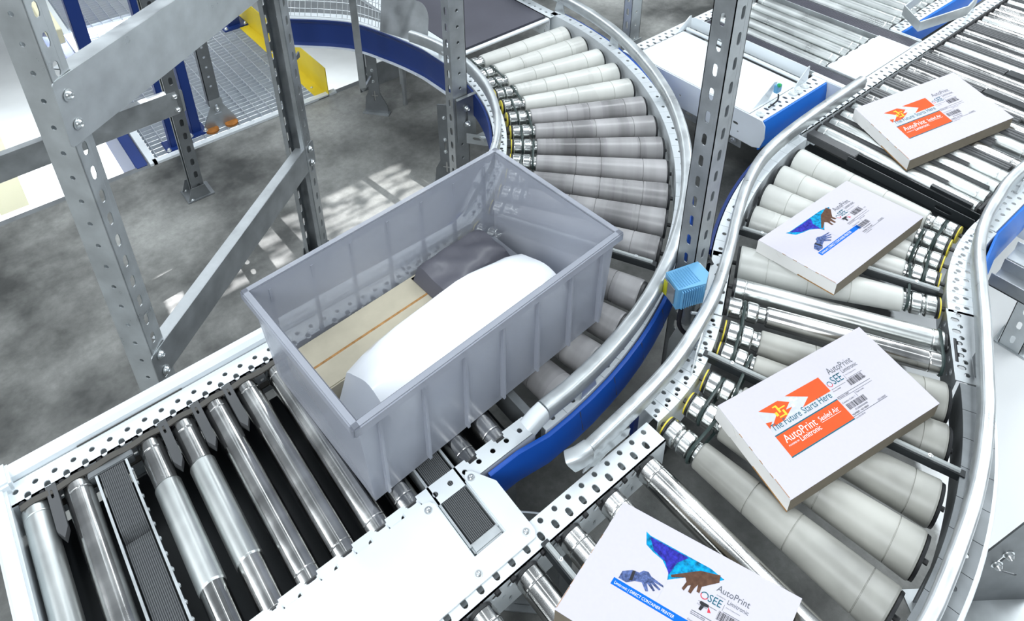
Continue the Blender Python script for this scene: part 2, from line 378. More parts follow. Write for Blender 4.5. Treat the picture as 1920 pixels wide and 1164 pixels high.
def roller_tapered(L, ra, rb, m, seams=(0.42, 0.62, 0.82), grooves=True):
    """conical sleeve roller; small end with two grooved steel drums at local x=0"""
    d = 0.0
    o_m = MB()
    s0 = 0.088 if grooves else 0.012
    def rr(t): return ra+(rb-ra)*(t-s0)/(L-s0)
    pr = [(s0, ra*0.75), (s0, ra-0.002), (s0+0.003, ra)]
    sl = [s0+(L-s0)*q for q in seams]
    for q in sl: pr += [(q-0.0012, rr(q)), (q-0.0008, rr(q)-0.0022), (q+0.0008, rr(q)-0.0022), (q+0.0012, rr(q))]
    pr += [(L-0.014, rr(L)), (L-0.010, rr(L)-0.001), (L-0.008, rr(L)*0.8), (L-0.008, 0.01)]
    o = mkobj('roller', o_m.lathe(pr, 32), M[m])
    if grooves:
        r = ra*0.94; g = r-0.006
        dr = [(0.009, 0.010), (0.009, r-0.003)]
        for x0_, x1_ in ((0.009, 0.037), (0.043, 0.070)):
            for i in range(7): a = pi/2*i/6; dr.append((x0_+0.0045*(1-cos(a)), r-0.0045*(1-sin(a))))
            for i in range(7): a = pi/2*i/6; dr.append((x1_-0.0045*(1-sin(a)), r-0.0045*(1-cos(a))))
            dr.append((x1_+0.0008, g)); dr.append((x1_+0.005, g))
        dr = dr[:-1]+[(0.078, g), (0.081, g+0.0015), (s0-0.001, g+0.002), (s0-0.001, 0.01)]
        c = mkobj('grooved_drum', MB().lathe(dr, 40), M['drum'], label='shiny steel drum with two belt grooves'); c.parent = o
        c = mkobj('bearing_seal', MB().lathe([(0.0045, 0.008), (0.0045, r-0.001), (0.009, r-0.001), (0.009, 0.008)], 24), M['black']); c.parent = o
        c = mkobj('seal_ring', MB().lathe([(0.001, 0.008), (0.001, r-0.002), (0.0044, r-0.002), (0.0044, 0.008)], 24), M['yellowring'], label='yellow ring'); c.parent = o
    c = mkobj('end_cap', MB().lathe([(L-0.008, 0.008), (L-0.008, rr(L)-0.003), (L-0.002, rr(L)-0.004), (L-0.002, 0.008)], 24), M['black']); c.parent = o
    a = mkobj('axle', MB().lathe([(-0.012, 0.006), (L+0.010, 0.006)], 8), M['black']); a.parent = o
    PROTO.append(o); return o
def axis_matrix(p0, p1, spin=0.0):
    p0, p1 = Vector(p0), Vector(p1)
    q = (p1-p0).to_track_quat('X', 'Z').to_matrix().to_4x4() @ Matrix.Rotation(spin, 4, 'X'); q.translation = p0
    return q

# ------------------------------------------------------------------ flange helpers
ZF = H-0.004      # top face of the perforated flanges
def straight_flange(mb, x0, x1, y0, y1, z=ZF, depth=0.10, pitch=0.0375, inner=+1, hole_y=None, notch_y=None, side_holes=True, phase=0.0):
    """perforated top flange along x from y0..y1 ; inner=+1 : rollers on the +y side"""
    holes = []
    n = int((x1-x0-0.02)/pitch); hy = hole_y if hole_y is not None else (y0+y1)/2
    for i in range(n+1):
        x = x0+0.014+phase+i*pitch
        if x > x1-0.01: break
        holes.append(disc(x, hy, 0.0062, 10))
        if notch_y is not None and x+pitch/2 < x1-0.012: holes.append(slot(x+pitch/2, notch_y, 0.0125, 0.020, 4))
    mb.plate([(x0, y0), (x1, y0), (x1, y1), (x0, y1)], holes, 0.003, Matrix.Translation((0, 0, z)))
    yi = y1 if inner > 0 else y0
    # inner web with punched slots
    W = Matrix(((1, 0, 0, 0), (0, 0, -1, yi), (0, 1, 0, z), (0, 0, 0, 1)))
    hs = []
    if side_holes:
        for i in range(n):
            x = x0+0.032+i*pitch
            if x > x1-0.015: break
            hs.append(disc(x, -0.024, 0.0085, 8)); hs.append(disc(x-pitch/2+0.003, -0.05, 0.005, 8)); hs.append(slot(x, -0.076, 0.008, 0.018, 3))
    mb.plate([(x0, -depth), (x1, -depth), (x1, 0), (x0, 0)], hs, 0.003, W)
    yo = y0 if inner > 0 else y1-0.003
    mb.box(x0, x1, yo, yo+0.003, z-depth, z-0.001)
def arcpt(c, r, a):
    if len(c) > 2: r = r*c[2](a)
    return (c[0]+r*cos(a), c[1]+r*sin(a))
def arc_flange(mb, c, r0, r1, a0, a1, z=ZF, n=12, depth=0.10, webs=('in', 'out'), hole_r=None, two=True, gap=0.0014):
    """segmented flange: n plates with thin slits and punched holes"""
    da = (a1-a0)/n; rm = (r0+r1)/2
    for k in range(n):
        s = a0+k*da+gap/rm*(1 if da > 0 else -1)/2; e_ = a0+(k+1)*da-gap/rm*(1 if da > 0 else -1)/2
        out = [arcpt(c, r1, s+(e_-s)*i/4) for i in range(5)]+[arcpt(c, r0, e_+(s-e_)*i/4) for i in range(5)]
        hs = []
        mid = (s+e_)/2; w = r1-r0
        hx = arcpt(c, r0+w*0.62, mid)
        hs.append(disc(hx[0], hx[1], 0.0065, 8))
        if two:
            q = arcpt(c, r0+w*0.25, s+(e_-s)*0.24); hs.append(disc(q[0], q[1], 0.0055, 8, 1.3, 1.0, s))
            q = arcpt(c, r0+w*0.72, s+(e_-s)*0.84); hs.append(disc(q[0], q[1], 0.0045, 8))
        mb.plate(out, hs, 0.003, Matrix.Translation((0, 0, z)))
    m = 6*n
    for w in webs:
        r = r0 if w == 'in' else r1-0.002
        vs = []; fs = []
        for i in range(m+1):
            a = a0+(a1-a0)*i/m
            for rr_, zz in ((r, z-0.0032), (r+0.002, z-0.0032), (r+0.002, z-depth), (r, z-depth)):
                p = arcpt(c, rr_, a); vs.append((p[0], p[1], zz))
        for i in range(m):
            for j in range(4): fs.append((i*4+j, i*4+(j+1) % 4, (i+1)*4+(j+1) % 4, (i+1)*4+j))
        fs.append((0, 1, 2, 3)); fs.append((m*4+3, m*4+2, m*4+1, m*4))
        mb.add(vs, fs)
def rail_prof(w=0.017, h=0.022, n=4):
    """rounded rectangle profile for guard rails"""
    r = min(w, h)*0.55; out = []
    for cx_, cy_, s in ((w-r, h-r, 0), (-(w-r), h-r, 1), (-(w-r), -(h-r), 2), (w-r, -(h-r), 3)):
        for i in range(n): a = (s+i/(n-1))*pi/2; out.append((cx_+r*cos(a), cy_+r*sin(a)))
    return out
def smooth_path(pts, n=5):
    """catmull-rom"""
    P = [Vector(p) for p in pts]; out = []
    for i in range(len(P)-1):
        a = P[max(i-1, 0)]; b = P[i]; c = P[i+1]; d = P[min(i+2, len(P)-1)]
        for k in range(n):
            t = k/n
            out.append(0.5*((2*b)+(c-a)*t+(2*a-5*b+4*c-d)*t*t+(3*b-a-3*c+d)*t*t*t))
    out.append(P[-1]); return out
def belt_loop(p0, p1, r0, r1, axis, tr=0.0038):
    """round belt round two rollers at p0,p1 (axis unit vector), in groove radius r0,r1"""
    p0, p1, ax = Vector(p0), Vector(p1), Vector(axis).normalized()
    d = (p1-p0).normalized(); ax2 = d.cross(ax).normalized()
    path = []
    for i in range(9): a = pi/2+pi*i/8; path.append(p0+d*r0*cos(a)+ax2*r0*sin(a))
    for i in range(9): a = -pi/2+pi*i/8; path.append(p1+d*r1*cos(a)+ax2*r1*sin(a))
    mb = MB(); mb.tube(path, tr, 6, True, up=ax); return mb
def bolt(mb, p, nrm, r=0.008, h=0.005):
    p, nrm = Vector(p), Vector(nrm).normalized()
    q = nrm.to_track_quat('X', 'Z').to_matrix().to_4x4(); q.translation = p
    mb.lathe([(0, r*1.35), (0.0015, r*1.35), (0.0016, r), (h*0.6, r*0.95), (h, r*0.6), (h*0.8, r*0.4), (h*0.6, r*0.38)], 14, q)

# ================================================================== SETTING
fl = MB(); fl.plate([(-4, -2.5), (9, -2.5), (9, 9), (1.95, 9), (1.95, 3.0), (-4, 3.0)], [], 0.30)
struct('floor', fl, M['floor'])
lf = MB(); lf.box(-8, 9.5, 3.0, 16, -2.65, -2.6); struct('floor_lower_hall', lf, M['lower'])
tr = MB(); tr.box(-4, 1.95, 3.0, 3.035, -0.30, -0.002); struct('trim_1', tr, M['zincdark'])

# ================================================================== STRAIGHT CONVEYOR ON THE LEFT
proto_s = roller_straight(0.50, 0.027, 'steel')
proto_sat = roller_straight(0.50, 0.027, 'steelsat')
proto_step = None
LC = thing('roller_conveyor', (0.2, 1.05, 0), 'straight roller conveyor at lower left with polished steel rollers and white side frames', 'conveyor')
mb = MB(); straight_flange(mb, -0.245, 0.74, 1.312, 1.366, inner=-1, hole_y=1.342, notch_y=1.319, phase=0.005)
mkobj('side_frame', mb, M['white'], LC, label='far white perforated side frame')
mb = MB()
pr = [(-0.018, -0.10), (0.018, -0.10), (0.018, 0.010), (0.012, 0.018), (-0.006, 0.020), (-0.018, 0.012)]
mb.sweep([(-0.245, 1.386, H), (0.98, 1.386, H)], [(-a, b) for a, b in pr])
mb.box(-0.10, 0.12, 1.358, 1.363, H-0.004, H-0.0035)
mkobj('guard_rail', mb, M['white'], LC, label='smooth white edge rail')
mb = MB(); mb.box(-0.10, 0.13, 1.3655, 1.3675, H-0.004, H-0.0008)
mkobj('edge_gap', mb, M['seam'], LC, label='dark slit beside the edge rail')
mb = MB(); mb.bbox(-0.275, -0.238, 0.60, 1.36, H-0.16, H+0.016, 0.006); mb.bbox(-0.285, -0.225, 1.345, 1.405, H-0.12, H+0.026, 0.006)
mkobj('end_plate', mb, M['white'], LC)
mb = MB()
straight_flange(mb, -0.24, 0.70, 0.770, 0.812, inner=+1, hole_y=0.796 if 0 else 0.793, notch_y=None, side_holes=False)
mkobj('side_frame', mb, M['white'], LC, label='near white side frame under the cover plate')
rollx = [(-0.203, 'sat'), (-0.123, 's'), (0.027, 'st'), (0.101, 'st'), (0.176, 's'), (0.252, 's'), (0.327, 's'), (0.400, 's'), (0.553, 's'), (0.627, 's')]
# stepped rollers: matte wrapped middle between bare steel ends
def roller_stepped():
    L = 0.50; r = 0.0255
    o = mkobj('roller', MB().lathe([(0.006, 0.015), (0.006, r-0.002), (0.009, r), (L-0.04, r), (L-0.038, r-0.001), (L-0.034, r), (L-0.008, r), (L-0.006, r-0.002), (L-0.006, 0.015)], 40), M['steel'])
    c = mkobj('matte_sleeve', MB().lathe([(0.12, r), (0.124, r+0.002), (0.37, r+0.002), (0.374, r)], 28, caps=False), M['steelsat'], label='satin middle section'); c.parent = o
    for a, b in ((0.0, 0.006), (L-0.006, L)):
        c = mkobj('end_cap', MB().lathe([(a, 0.008), (a, r-0.002), (b, r-0.002), (b, 0.008)], 20), M['black']); c.parent = o
    PROTO.append(o); return o
proto_step = roller_stepped()
for x, k in rollx:
    src = {'s': proto_s, 'sat': proto_sat, 'st': proto_step}[k]
    inst(src, 'roller', LC, axis_matrix((x, 0.800, H-0.027), (x, 1.300, H-0.027), random.random()*6))
for x in (-0.166, 0.064, 0.138, 0.213):
    mb = MB(); mb.plate([(x-0.010, 1.312), (x-0.011, 1.20), (x-0.001, 1.178), (x+0.009, 1.20), (x+0.010, 1.312)], [slot(x-0.001, 1.288, 0.005, 0.022, 3)], 0.020, Matrix.Translation((0, 0, H-0.002)))
    mkobj('finger_guard', mb, M['slat'], LC, label='dark wedge plate between rollers')
mb = MB(); pth = []
for i in range(60):
    x = -0.225+i*0.85/59; pth.append((x, 1.296, H-0.003+0.0022*cos(2*pi*(x-0.027)/0.075)))
mb.sweep(pth, [(0.007, 0.002), (-0.007, 0.002), (-0.007, -0.002), (0.007, -0.002)])
mb.sweep([(p[0], p[1], p[2]-0.05) for p in pth[::3]], [(0.007, 0.002), (-0.007, 0.002), (-0.007, -0.002), (0.007, -0.002)])
mkobj('drive_belt', mb, M['vbelt'], LC, label='ribbed drive belt running over the roller ends')
for x in (-0.203, -0.123, 0.027, 0.101, 0.176, 0.252, 0.327):
    mb = MB(); mb.lathe([(1.288-1.05, 0.010), (1.288-1.05, 0.0255), (1.304-1.05, 0.0255), (1.304-1.05, 0.010)], 24, Matrix.Translation((x, 1.05, H-0.025)) @ Matrix.Rotation(pi/2, 4, 'Z'))
    mkobj('drive_pulley', mb, M['black'], LC)
# sockets in the far frame
for i in range(24):
    mb = MB(); mb.lathe([(0, 0.004), (0, 0.0065), (0.008, 0.0065), (0.008, 0.002)], 8, Matrix.Translation((-0.2203+i*0.0375, 1.302, H-0.008)) @ Matrix.Rotation(pi/2, 4, 'Z'))
    mkobj('axle_socket', mb, M['hole'], LC)
# ribbed transfer belts between the rollers
def ribbed(x0, x1, y0, y1, z, ribs=14, rise=None):
    mb = MB(); w = (x1-x0)/ribs; pr = []
    for i in range(ribs):
        a = x0+i*w; pr += [(a+w*0.12, 0.0), (a+w*0.28, 0.0022), (a+w*0.72, 0.0022), (a+w*0.88, 0.0)]
    n = 2 if rise is None else 30
    ys = [y0+(y1-y0)*i/(n-1) for i in range(n)]
    vs = []; k = len(pr)
    for y in ys:
        dz = rise(y) if rise else 0
        for a, b in pr: vs.append((a, y, z+b+dz))
        for a, b in ((x1, -0.012), (x0, -0.012)): vs.append((a, y, z+b+dz))
    K = k+2; fs = []
    for i in range(n-1):
        for j in range(K): fs.append((i*K+j, i*K+(j+1) % K, (i+1)*K+(j+1) % K, (i+1)*K+j))
    mb.add(vs, fs); return mb
mkobj('transfer_belt', ribbed(-0.080, -0.030, 1.105, 1.272, H-0.008, 14, lambda y: -0.022*max(0, (1.135-y)/0.03)**2 if y < 1.135 else 0), M['beltgrey'], LC, label='ribbed grey transfer belt')
mkobj('transfer_belt', ribbed(-0.080, -0.030, 0.83, 1.098, H-0.016, 14, lambda y: -0.010*max(0, (y-1.07)/0.040)**2 if y > 1.07 else 0), M['beltgrey'], LC, label='lower section of ribbed transfer belt')
mb = MB(); mb.box(-0.088, -0.083, 0.82, 1.275, H-0.06, H-0.006); mb.box(-0.027, -0.022, 0.82, 1.275, H-0.06, H-0.006)
for i in range(12): bolt(mb, (-0.022, 0.85+i*0.036, H-0.012), (1, 0, 0.4), 0.004, 0.003)
mkobj('belt_channel', mb, M['zincpale'], LC)
mb = MB(); mb.bbox(-0.10, -0.008, 1.274, 1.292, H-0.03, H-0.004, 0.002); mkobj('belt_bracket', mb, M['zincdark'], LC)
mkobj('transfer_belt', ribbed(0.450, 0.505, 0.672, 1.28, H-0.008, 15), M['beltgrey'], LC, label='ribbed transfer belt reaching the cover plate opening')
mb = MB(); mb.box(0.441, 0.446, 0.665, 1.28, H-0.05, H-0.004); mb.box(0.509, 0.514, 0.665, 1.28, H-0.05, H-0.004)
mkobj('belt_channel', mb, M['zincpale'], LC)
mb = MB(); mb.bbox(0.444, 0.512, 0.650, 0.672, H-0.045, H-0.006, 0.003); mkobj('belt_return_block', mb, M['zincpale'], LC)
# dark floor pan under the rollers
mb = MB(); mb.box(-0.235, 0.70, 0.815, 1.30, H-0.125, H-0.12); mkobj('under_pan', mb, M['blackmetal'], LC)
mb = MB()
for x in (0.0, 0.66):
    for y in (0.83, 1.33): mkobj('leg', MB().bbox(x-0.02, x+0.02, y-0.02, y+0.02, 0, H-0.126, 0.002), M['zincdark'], LC)

# ================================================================== COVER PLATE between the two straight conveyors
CP = thing('cover_plate', (0.1, 0.7, H-0.01), 'large white sheet cover plate with rounded corners bridging two conveyors at the bottom', 'cover plate', None)
def rrect(x0, x1, y0, y1, r, n=4):
    out = []
    for cx_, cy_, s in ((x1-r, y1-r, 0), (x0+r, y1-r, 1), (x0+r, y0+r, 2), (x1-r, y0+r, 3)):
        for i in range(n+1): a = (s+i/n)*pi/2; out.append((cx_+r*cos(a), cy_+r*sin(a)))
    return out
notch = []
x = 0.345
pl = [(-0.60, 0.640), (0.434, 0.640), (0.434, 0.790)]
pl = [(-0.60, 0.600), (0.42, 0.600), (0.552, 0.600), (0.560, 0.612), (0.562, 0.735), (0.535, 0.782), (0.524, 0.790), (0.514, 0.780), (0.514, 0.645), (0.436, 0.645), (0.436, 0.775), (0.428, 0.786), (0.415, 0.790), (-0.60, 0.790)]
mb = MB(); mb.plate(pl, [], 0.004, Matrix.Translation((0, 0, H+0.002)))
mb.box(0.436, 0.4385, 0.645, 0.775, H-0.02, H-0.0005); mb.box(0.5115, 0.514, 0.645, 0.775, H-0.02, H-0.0005)
mkobj('sheet', mb, M['white'], CP)
for p in ((0.418, 0.772), (0.424, 0.616), (0.525, 0.772), (0.543, 0.618), (0.27, 0.612)):
    mb = MB(); bolt(mb, (p[0], p[1], H+0.0015), (0, 0, 1), 0.006, 0.004); mkobj('screw', mb, M['bolt'], CP)
X0 = -0.3
while X0 < 0.40:
    mkobj('edge_tab', MB().bbox(X0, X0+0.040, 0.786, 0.803, H-0.014, H-0.001, 0.002), M['white'], CP); X0 += 0.075

# ================================================================== MAIN CURVE (blue skirt)
def s1(a):
    d = math.degrees(a); t = max(0.0, (d+58)/58.0); return 1+0.042*t**1.2
C1 = (0.719, 2.078, s1)
C1T = thing('roller_curve', (1.5, 1.2, 0), 'ninety degree roller curve with grey tapered rollers and blue skirt', 'conveyor')
pang = [(3.4, 0.0), (-2.8, -4.8), (-8.2, -10.2), (-13.8, -15.6), (-19.5, -21), (-25.4, -26.7), (-31.4, -32.2), (-37.3, -37.9), (-43.2, -43.5), (-49.1, -48.9), (-55.0, -54.3), (-60.6, -59.9), (-68.5, -68.0), (-74.2, -73.8), (-79.8, -79.5), (-85.2, -85.0)]
LT = 0.515
pt_pale = roller_tapered(LT, 0.0295, 0.046, 'sleevepale', (0.27, 0.47, 0.80))
pt_grey = roller_tapered(LT, 0.0295, 0.046, 'sleeve', (0.30, 0.49, 0.80))
def curve_matrix(c, rin, rout, ain, aout, ra, rb, s0, L):
    """tops of the cone lie in the conveyor plane"""
    p = arcpt(c, rin, radians(ain)); q = arcpt(c, rout, radians(aout))
    sl = (rb-ra)/(L-s0)
    za = H-ra+sl*s0; zb = za-sl*L
    return axis_matrix((p[0], p[1], za), (q[0], q[1], zb), random.random()*6)
for i, (a, b) in enumerate(pang):
    inst(pt_pale if i < 5 else pt_grey, 'roller', C1T, curve_matrix(C1, 0.757, 1.272, a, b, 0.0295, 0.046, 0.088, LT), label='pale grey tapered roller' if i < 5 else None)
def curve_belts(T, c, angs, r_a, r_b, gr=0.0195, ga=0.040, gb=0.0765, ra=0.0265):
    for i in range(len(angs)-1):
        if abs(angs[i+1]-angs[i]) > 7.6: continue
        r = (r_a+ga) if i % 2 == 0 else (r_a+gb)
        p = arcpt(c, r, radians(angs[i])); q = arcpt(c, r, radians(angs[i+1]))
        am = radians((angs[i]+angs[i+1])/2)
        mkobj('round_belt', belt_loop((p[0], p[1], H-ra+0.0015), (q[0], q[1], H-ra+0.0015), gr+0.003, gr+0.003, (cos(am), sin(am), 0)), M['oring'], T)
curve_belts(C1T, C1, [a for a, b in pang], 0.757, 1.272, ra=0.0295)
mb = MB(); arc_flange(mb, C1, 0.700, 0.745, radians(6), radians(-89), n=34, two=True); mkobj('side_frame', mb, M['white'], C1T, label='inner perforated side frame')
mb = MB(); arc_flange(mb, C1, 1.284, 1.322, radians(6), radians(-90), n=34, two=False); mkobj('side_frame', mb, M['white'], C1T, label='outer segmented side frame')
# blue skirt: straight start then arc, bulging profile
def skirt(path, hgt=0.105, bul=0.012):
    mb = MB(); mb.sweep(path, [(0, 0), (0.003, -0.002), (bul*0.7, -hgt*0.25), (bul, -hgt*0.55), (bul*0.6, -hgt*0.85), (0.0, -hgt), (-0.006, -hgt), (-0.006, 0)]); return mb
pa = [(0.562, 0.757, H-0.008), (0.64, 0.757, H-0.008)]+[(*arcpt(C1, 1.332, radians(-90+i*3)), H-0.008) for i in range(0, 33)]
sk = mkobj('side_skirt', skirt(pa), M['blue'], C1T, label='blue side skirt')
for i in range(17):
    a = radians(-86+i*5.4); p = arcpt(C1, 1.332+0.008, a); t = Vector((-sin(a), cos(a), 0)); nrm = Vector((cos(a), sin(a), 0))
    mb = MB(); b0 = Vector((p[0], p[1], H-0.012))
    mb.tube([b0-nrm*0.004, b0+nrm*0.0015+Vector((0, 0, -0.040))+t*0.002, b0+nrm*0.0042+Vector((0, 0, -0.06))+t*0.004], 0.0011, 5, up=t)
    mkobj('skirt_slit', mb, M['seam'], sk)
pa = [(*arcpt(C1, 0.694, radians(-1-i*3)), H-0.008) for i in range(0, 30)]
mkobj('side_skirt', skirt(pa[::-1], 0.10, 0.006), M['navy'], C1T, label='inner navy side skirt')
# guard rails
rp_ = rail_prof(0.017, 0.022)
pa = [(*arcpt(C1, 1.312+0.03*max(0, (a-(-20))/30.0), radians(a)), H+0.055) for a in range(-90, 22, 3)]
gr_ = mkobj('guard_rail', MB().sweep(pa, rp_), M['zincpale'], C1T, label='outer curved guard rail')
e0 = Vector(pa[0]); mb = MB(); mb.sweep([e0, e0+Vector((-0.022, -0.001, -0.004)), e0+Vector((-0.045, 0.0, -0.018))], [(a*s, b*s) for a, b in rp_ for s in (1,)]); mkobj('rail_end_cap', mb, M['white'], gr_)
for a in (-84, -66, -47, -28, -10, 5):
    p = arcpt(C1, 1.318, radians(a)); q = Matrix.Translation((p[0], p[1], H)) @ Matrix.Rotation(radians(a), 4, 'Z')
    mb = MB(); mb.plate([(-0.03, 0), (0.03, 0), (0.016, 0.05), (-0.016, 0.05)], [], 0.003, q @ Matrix(((0, 0, 1, 0.002), (1, 0, 0, 0), (0, 1, 0, -0.004), (0, 0, 0, 1))))
    mkobj('rail_bracket', mb, M['zincpale'], gr_)
pa = [(*arcpt(C1, 0.716, radians(a)), H+0.050) for a in range(-62, 24, 3)]
g2 = mkobj('guard_rail', MB().sweep(pa, rail_prof(0.012, 0.024)), M['zincpale'], C1T, label='inner curved guard rail')
p0 = Vector(pa[0]); mkobj('rail_end_cap', MB().sweep([p0, p0+Vector((-0.03, -0.006, -0.03)), p0+Vector((-0.05, -0.01, -0.06))], rail_prof(0.011, 0.014)), M['zincpale'], g2)
# end transition strip and photo-sensor bar between rollers
def sensor_bar(T, p, q, z=H-0.006):
    p, q = Vector((*p, z)), Vector((*q, z)); mb = MB(); mb.sweep([p, q], [(0.008, 0.006), (-0.008, 0.006), (-0.010, -0.012), (0.010, -0.012)])
    o = mkobj('sensor_bar', mb, M['blackmetal'], T)
    d = (q-p).normalized()
    mb = MB(); mb.tube([p+d*0.01+Vector((0, 0, 0.009)), q-d*0.01+Vector((0, 0, 0.009))], 0.0055, 8); mkobj('clear_cover', mb, M['clear'], o)
    for t in (0.12, 0.5, 0.88):
        mb = MB(); bolt(mb, p.lerp(q, t)+Vector((0, 0, 0.013)), (0, 0, 1), 0.0035, 0.003); mkobj('screw', mb, M['bolt'], o)
    return o
sensor_bar(C1T, arcpt(C1, 0.80, radians(-64.4)), arcpt(C1, 1.275, radians(-64.0)))
mb = MB(); mb.box(0.715, 0.735, 0.79, 1.32, H-0.10, H-0.02); mkobj('cross_bar', mb, M['zincdark'], C1T)

# ================================================================== S-CURVE : upper curve (C2), link, lower curve (C3)
C2 = (2.1, -0.26); C3 = (0.92, 1.32); D2R = radians
U = thing('roller_curve', (1.7, 0.6, 0), 'upper half of the S-shaped roller line with wide pale tapered rollers', 'conveyor')
pt_c2 = roller_tapered(LT-0.01, 0.031, 0.051, 'sleevepale', (0.30, 0.55, 0.80))
pt_c3 = roller_tapered(LT-0.01, 0.031, 0.051, 'sleevewarm', (0.30, 0.52, 0.86))
a2 = [(93.8, 93.8), (99.6, 99.4), (105.8, 104.8), (111.6, 110.4), (118.9, 119.2)]
for a, b in a2: inst(pt_c2, 'roller', U, curve_matrix(C2, 0.738, 1.243, a, b, 0.031, 0.051, 0.088, LT-0.01))
curve_belts(U, C2, [a for a, b in a2], 0.738, 1.243, 0.0225, ra=0.031)
mb = MB(); arc_flange(mb, C2, 0.668, 0.726, D2R(89), D2R(121), n=11); mkobj('side_frame', mb, M['white'], U, label='inner perforated side frame')
mb = MB(); arc_flange(mb, C2, 1.256, 1.308, D2R(90), D2R(121), n=11, two=False); mkobj('side_frame', mb, M['white'], U, label='outer segmented side frame')
sensor_bar(U, arcpt(C2, 0.735, D2R(116.2)), arcpt(C2, 1.255, D2R(115.0)))
pa = [(*arcpt(C2, 1.318, D2R(90+i*2)), H-0.008) for i in range(16)]
mkobj('side_skirt', skirt(pa, 0.10, 0.006), M['navy'], U, label='navy side skirt')
Lw = thing('roller_curve', (1.1, 0.4, 0), 'lower half of the S-shaped roller line, with the twin grooved drums on its left ends', 'conveyor')
a3 = [(-61.8, -61.8), (-67.6, -67.3), (-75.0, -74.2), (-81.3, -80.3), (-88.2, -86.8)]
for a, b in a3: inst(pt_c3, 'roller', Lw, curve_matrix(C3, 0.713, 1.218, a, b, 0.031, 0.051, 0.088, LT-0.01))
curve_belts(Lw, C3, [a for a, b in a3], 0.713, 1.218, 0.0225, ra=0.031)
mb = MB(); arc_flange(mb, C3, 0.652, 0.704, D2R(-60), D2R(-89.6), n=9); mkobj('side_frame', mb, M['white'], Lw, label='inner perforated side frame')
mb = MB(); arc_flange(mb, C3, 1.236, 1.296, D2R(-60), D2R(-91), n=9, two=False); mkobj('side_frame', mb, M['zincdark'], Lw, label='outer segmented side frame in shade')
sensor_bar(Lw, arcpt(C3, 0.690, D2R(-70.6)), arcpt(C3, 1.245, D2R(-71.2)))
pa = [(*arcpt(C3, 0.646, D2R(-91+i*2)), H-0.008) for i in range(16)]
mkobj('side_skirt', skirt(pa[::-1], 0.10, 0.006), M['navy'], Lw, label='navy inner side skirt')
pa = [(*arcpt(C3, 1.302, D2R(-92+i*2)), H-0.008) for i in range(17)]
mkobj('side_skirt', skirt(pa, 0.10, 0.006), M['white'], Lw, label='white outer side skirt')
# straight link
tv = Vector((-cos(D2R(30)), -sin(D2R(30)), 0)); nv = Vector((-0.5, 0.8660254, 0)); C2v = Vector((C2[0], C2[1], 0))
LK = thing('roller_conveyor', C2v+nv*1.0+tv*0.11, 'short link conveyor with two polished steel rollers joining both curve halves', 'conveyor')
def lk(t, n_, z=0): v = C2v+tv*t+nv*n_; return Vector((v.x, v.y, z))
MX = Matrix(((tv.x, nv.x, 0, C2v.x), (tv.y, nv.y, 0, C2v.y), (0, 0, 1, 0), (0, 0, 0, 1)))
pl_ = roller_straight(0.505, 0.0262, 'steelsat')
o = inst(pl_, 'roller', LK, axis_matrix(lk(0.100, 1.240, H-0.0262), lk(0.100, 0.735, H-0.0262)))
# second with two grooves at the left
L = 0.505; r = 0.0262
o = mkobj('roller', MB().lathe([(0.100, 0.02), (0.100, r-0.002), (0.104, r), (L-0.036, r), (L-0.034, r-0.001), (L-0.032, r), (L-0.008, r), (L-0.006, 0.015)], 40), M['steel'])
for c_ in (1,): 
    c = mkobj('grooved_drum', MB().lathe([(0.006, 0.012), (0.006, r-0.003), (0.007, r-0.001), (0.010, r), (0.036, r), (0.039, r-0.0012), (0.041, r-0.004), (0.042, r-0.006), (0.050, r-0.006), (0.051, r-0.004), (0.053, r-0.0012), (0.056, r), (0.076, r), (0.079, r-0.0012), (0.081, r-0.004), (0.082, r-0.006), (0.098, r-0.006), (0.099, 0.012)], 40), M['drum']); c.parent = o
c = mkobj('end_cap', MB().lathe([(0.0, 0.01), (0.0, r-0.002), (0.006, r-0.002), (0.006, 0.01)], 20), M['black']); c.parent = o
PROTO.append(o)
inst(o, 'roller', LK, axis_matrix(lk(0.172, 1.250, H-0.0262), lk(0.172, 0.740, H-0.0262)))
for t0, t1, n_ in ((0.172, 0.236, 1.204), (0.10, 0.172, 0.752)):
    mkobj('round_belt', belt_loop(lk(t0, n_, H-0.0262), lk(t1, n_, H-0.0262), 0.0225 if n_ > 1 else 0.026, 0.0225 if n_ > 1 else 0.026, nv, 0.0042), M['oring'], LK)
for n0, n1, nm in ((1.252, 1.306, 'left'), (0.668, 0.728, 'right')):
    mb = MB(); sub = MB(); straight_flange(sub, 0.004, 0.228, n0, n1, inner=-1 if n0 > 1 else 1, hole_y=(n0+n1)/2+0.006, notch_y=(n0+0.014) if n0 > 1 else (n1-0.014))
    sub.v = [tuple(MX @ Vector(v)) for v in sub.v]
    mkobj('side_frame', sub, M['white'] if n0 > 1 else M['zinc'], LK, label='perforated side frame')
mb = MB(); mb.tube([lk(0.10, 0.720, H-0.012), lk(0.172, 0.722, H-0.012)], 0.009, 10); mkobj('toothed_coupling', mb, M['black'], LK)

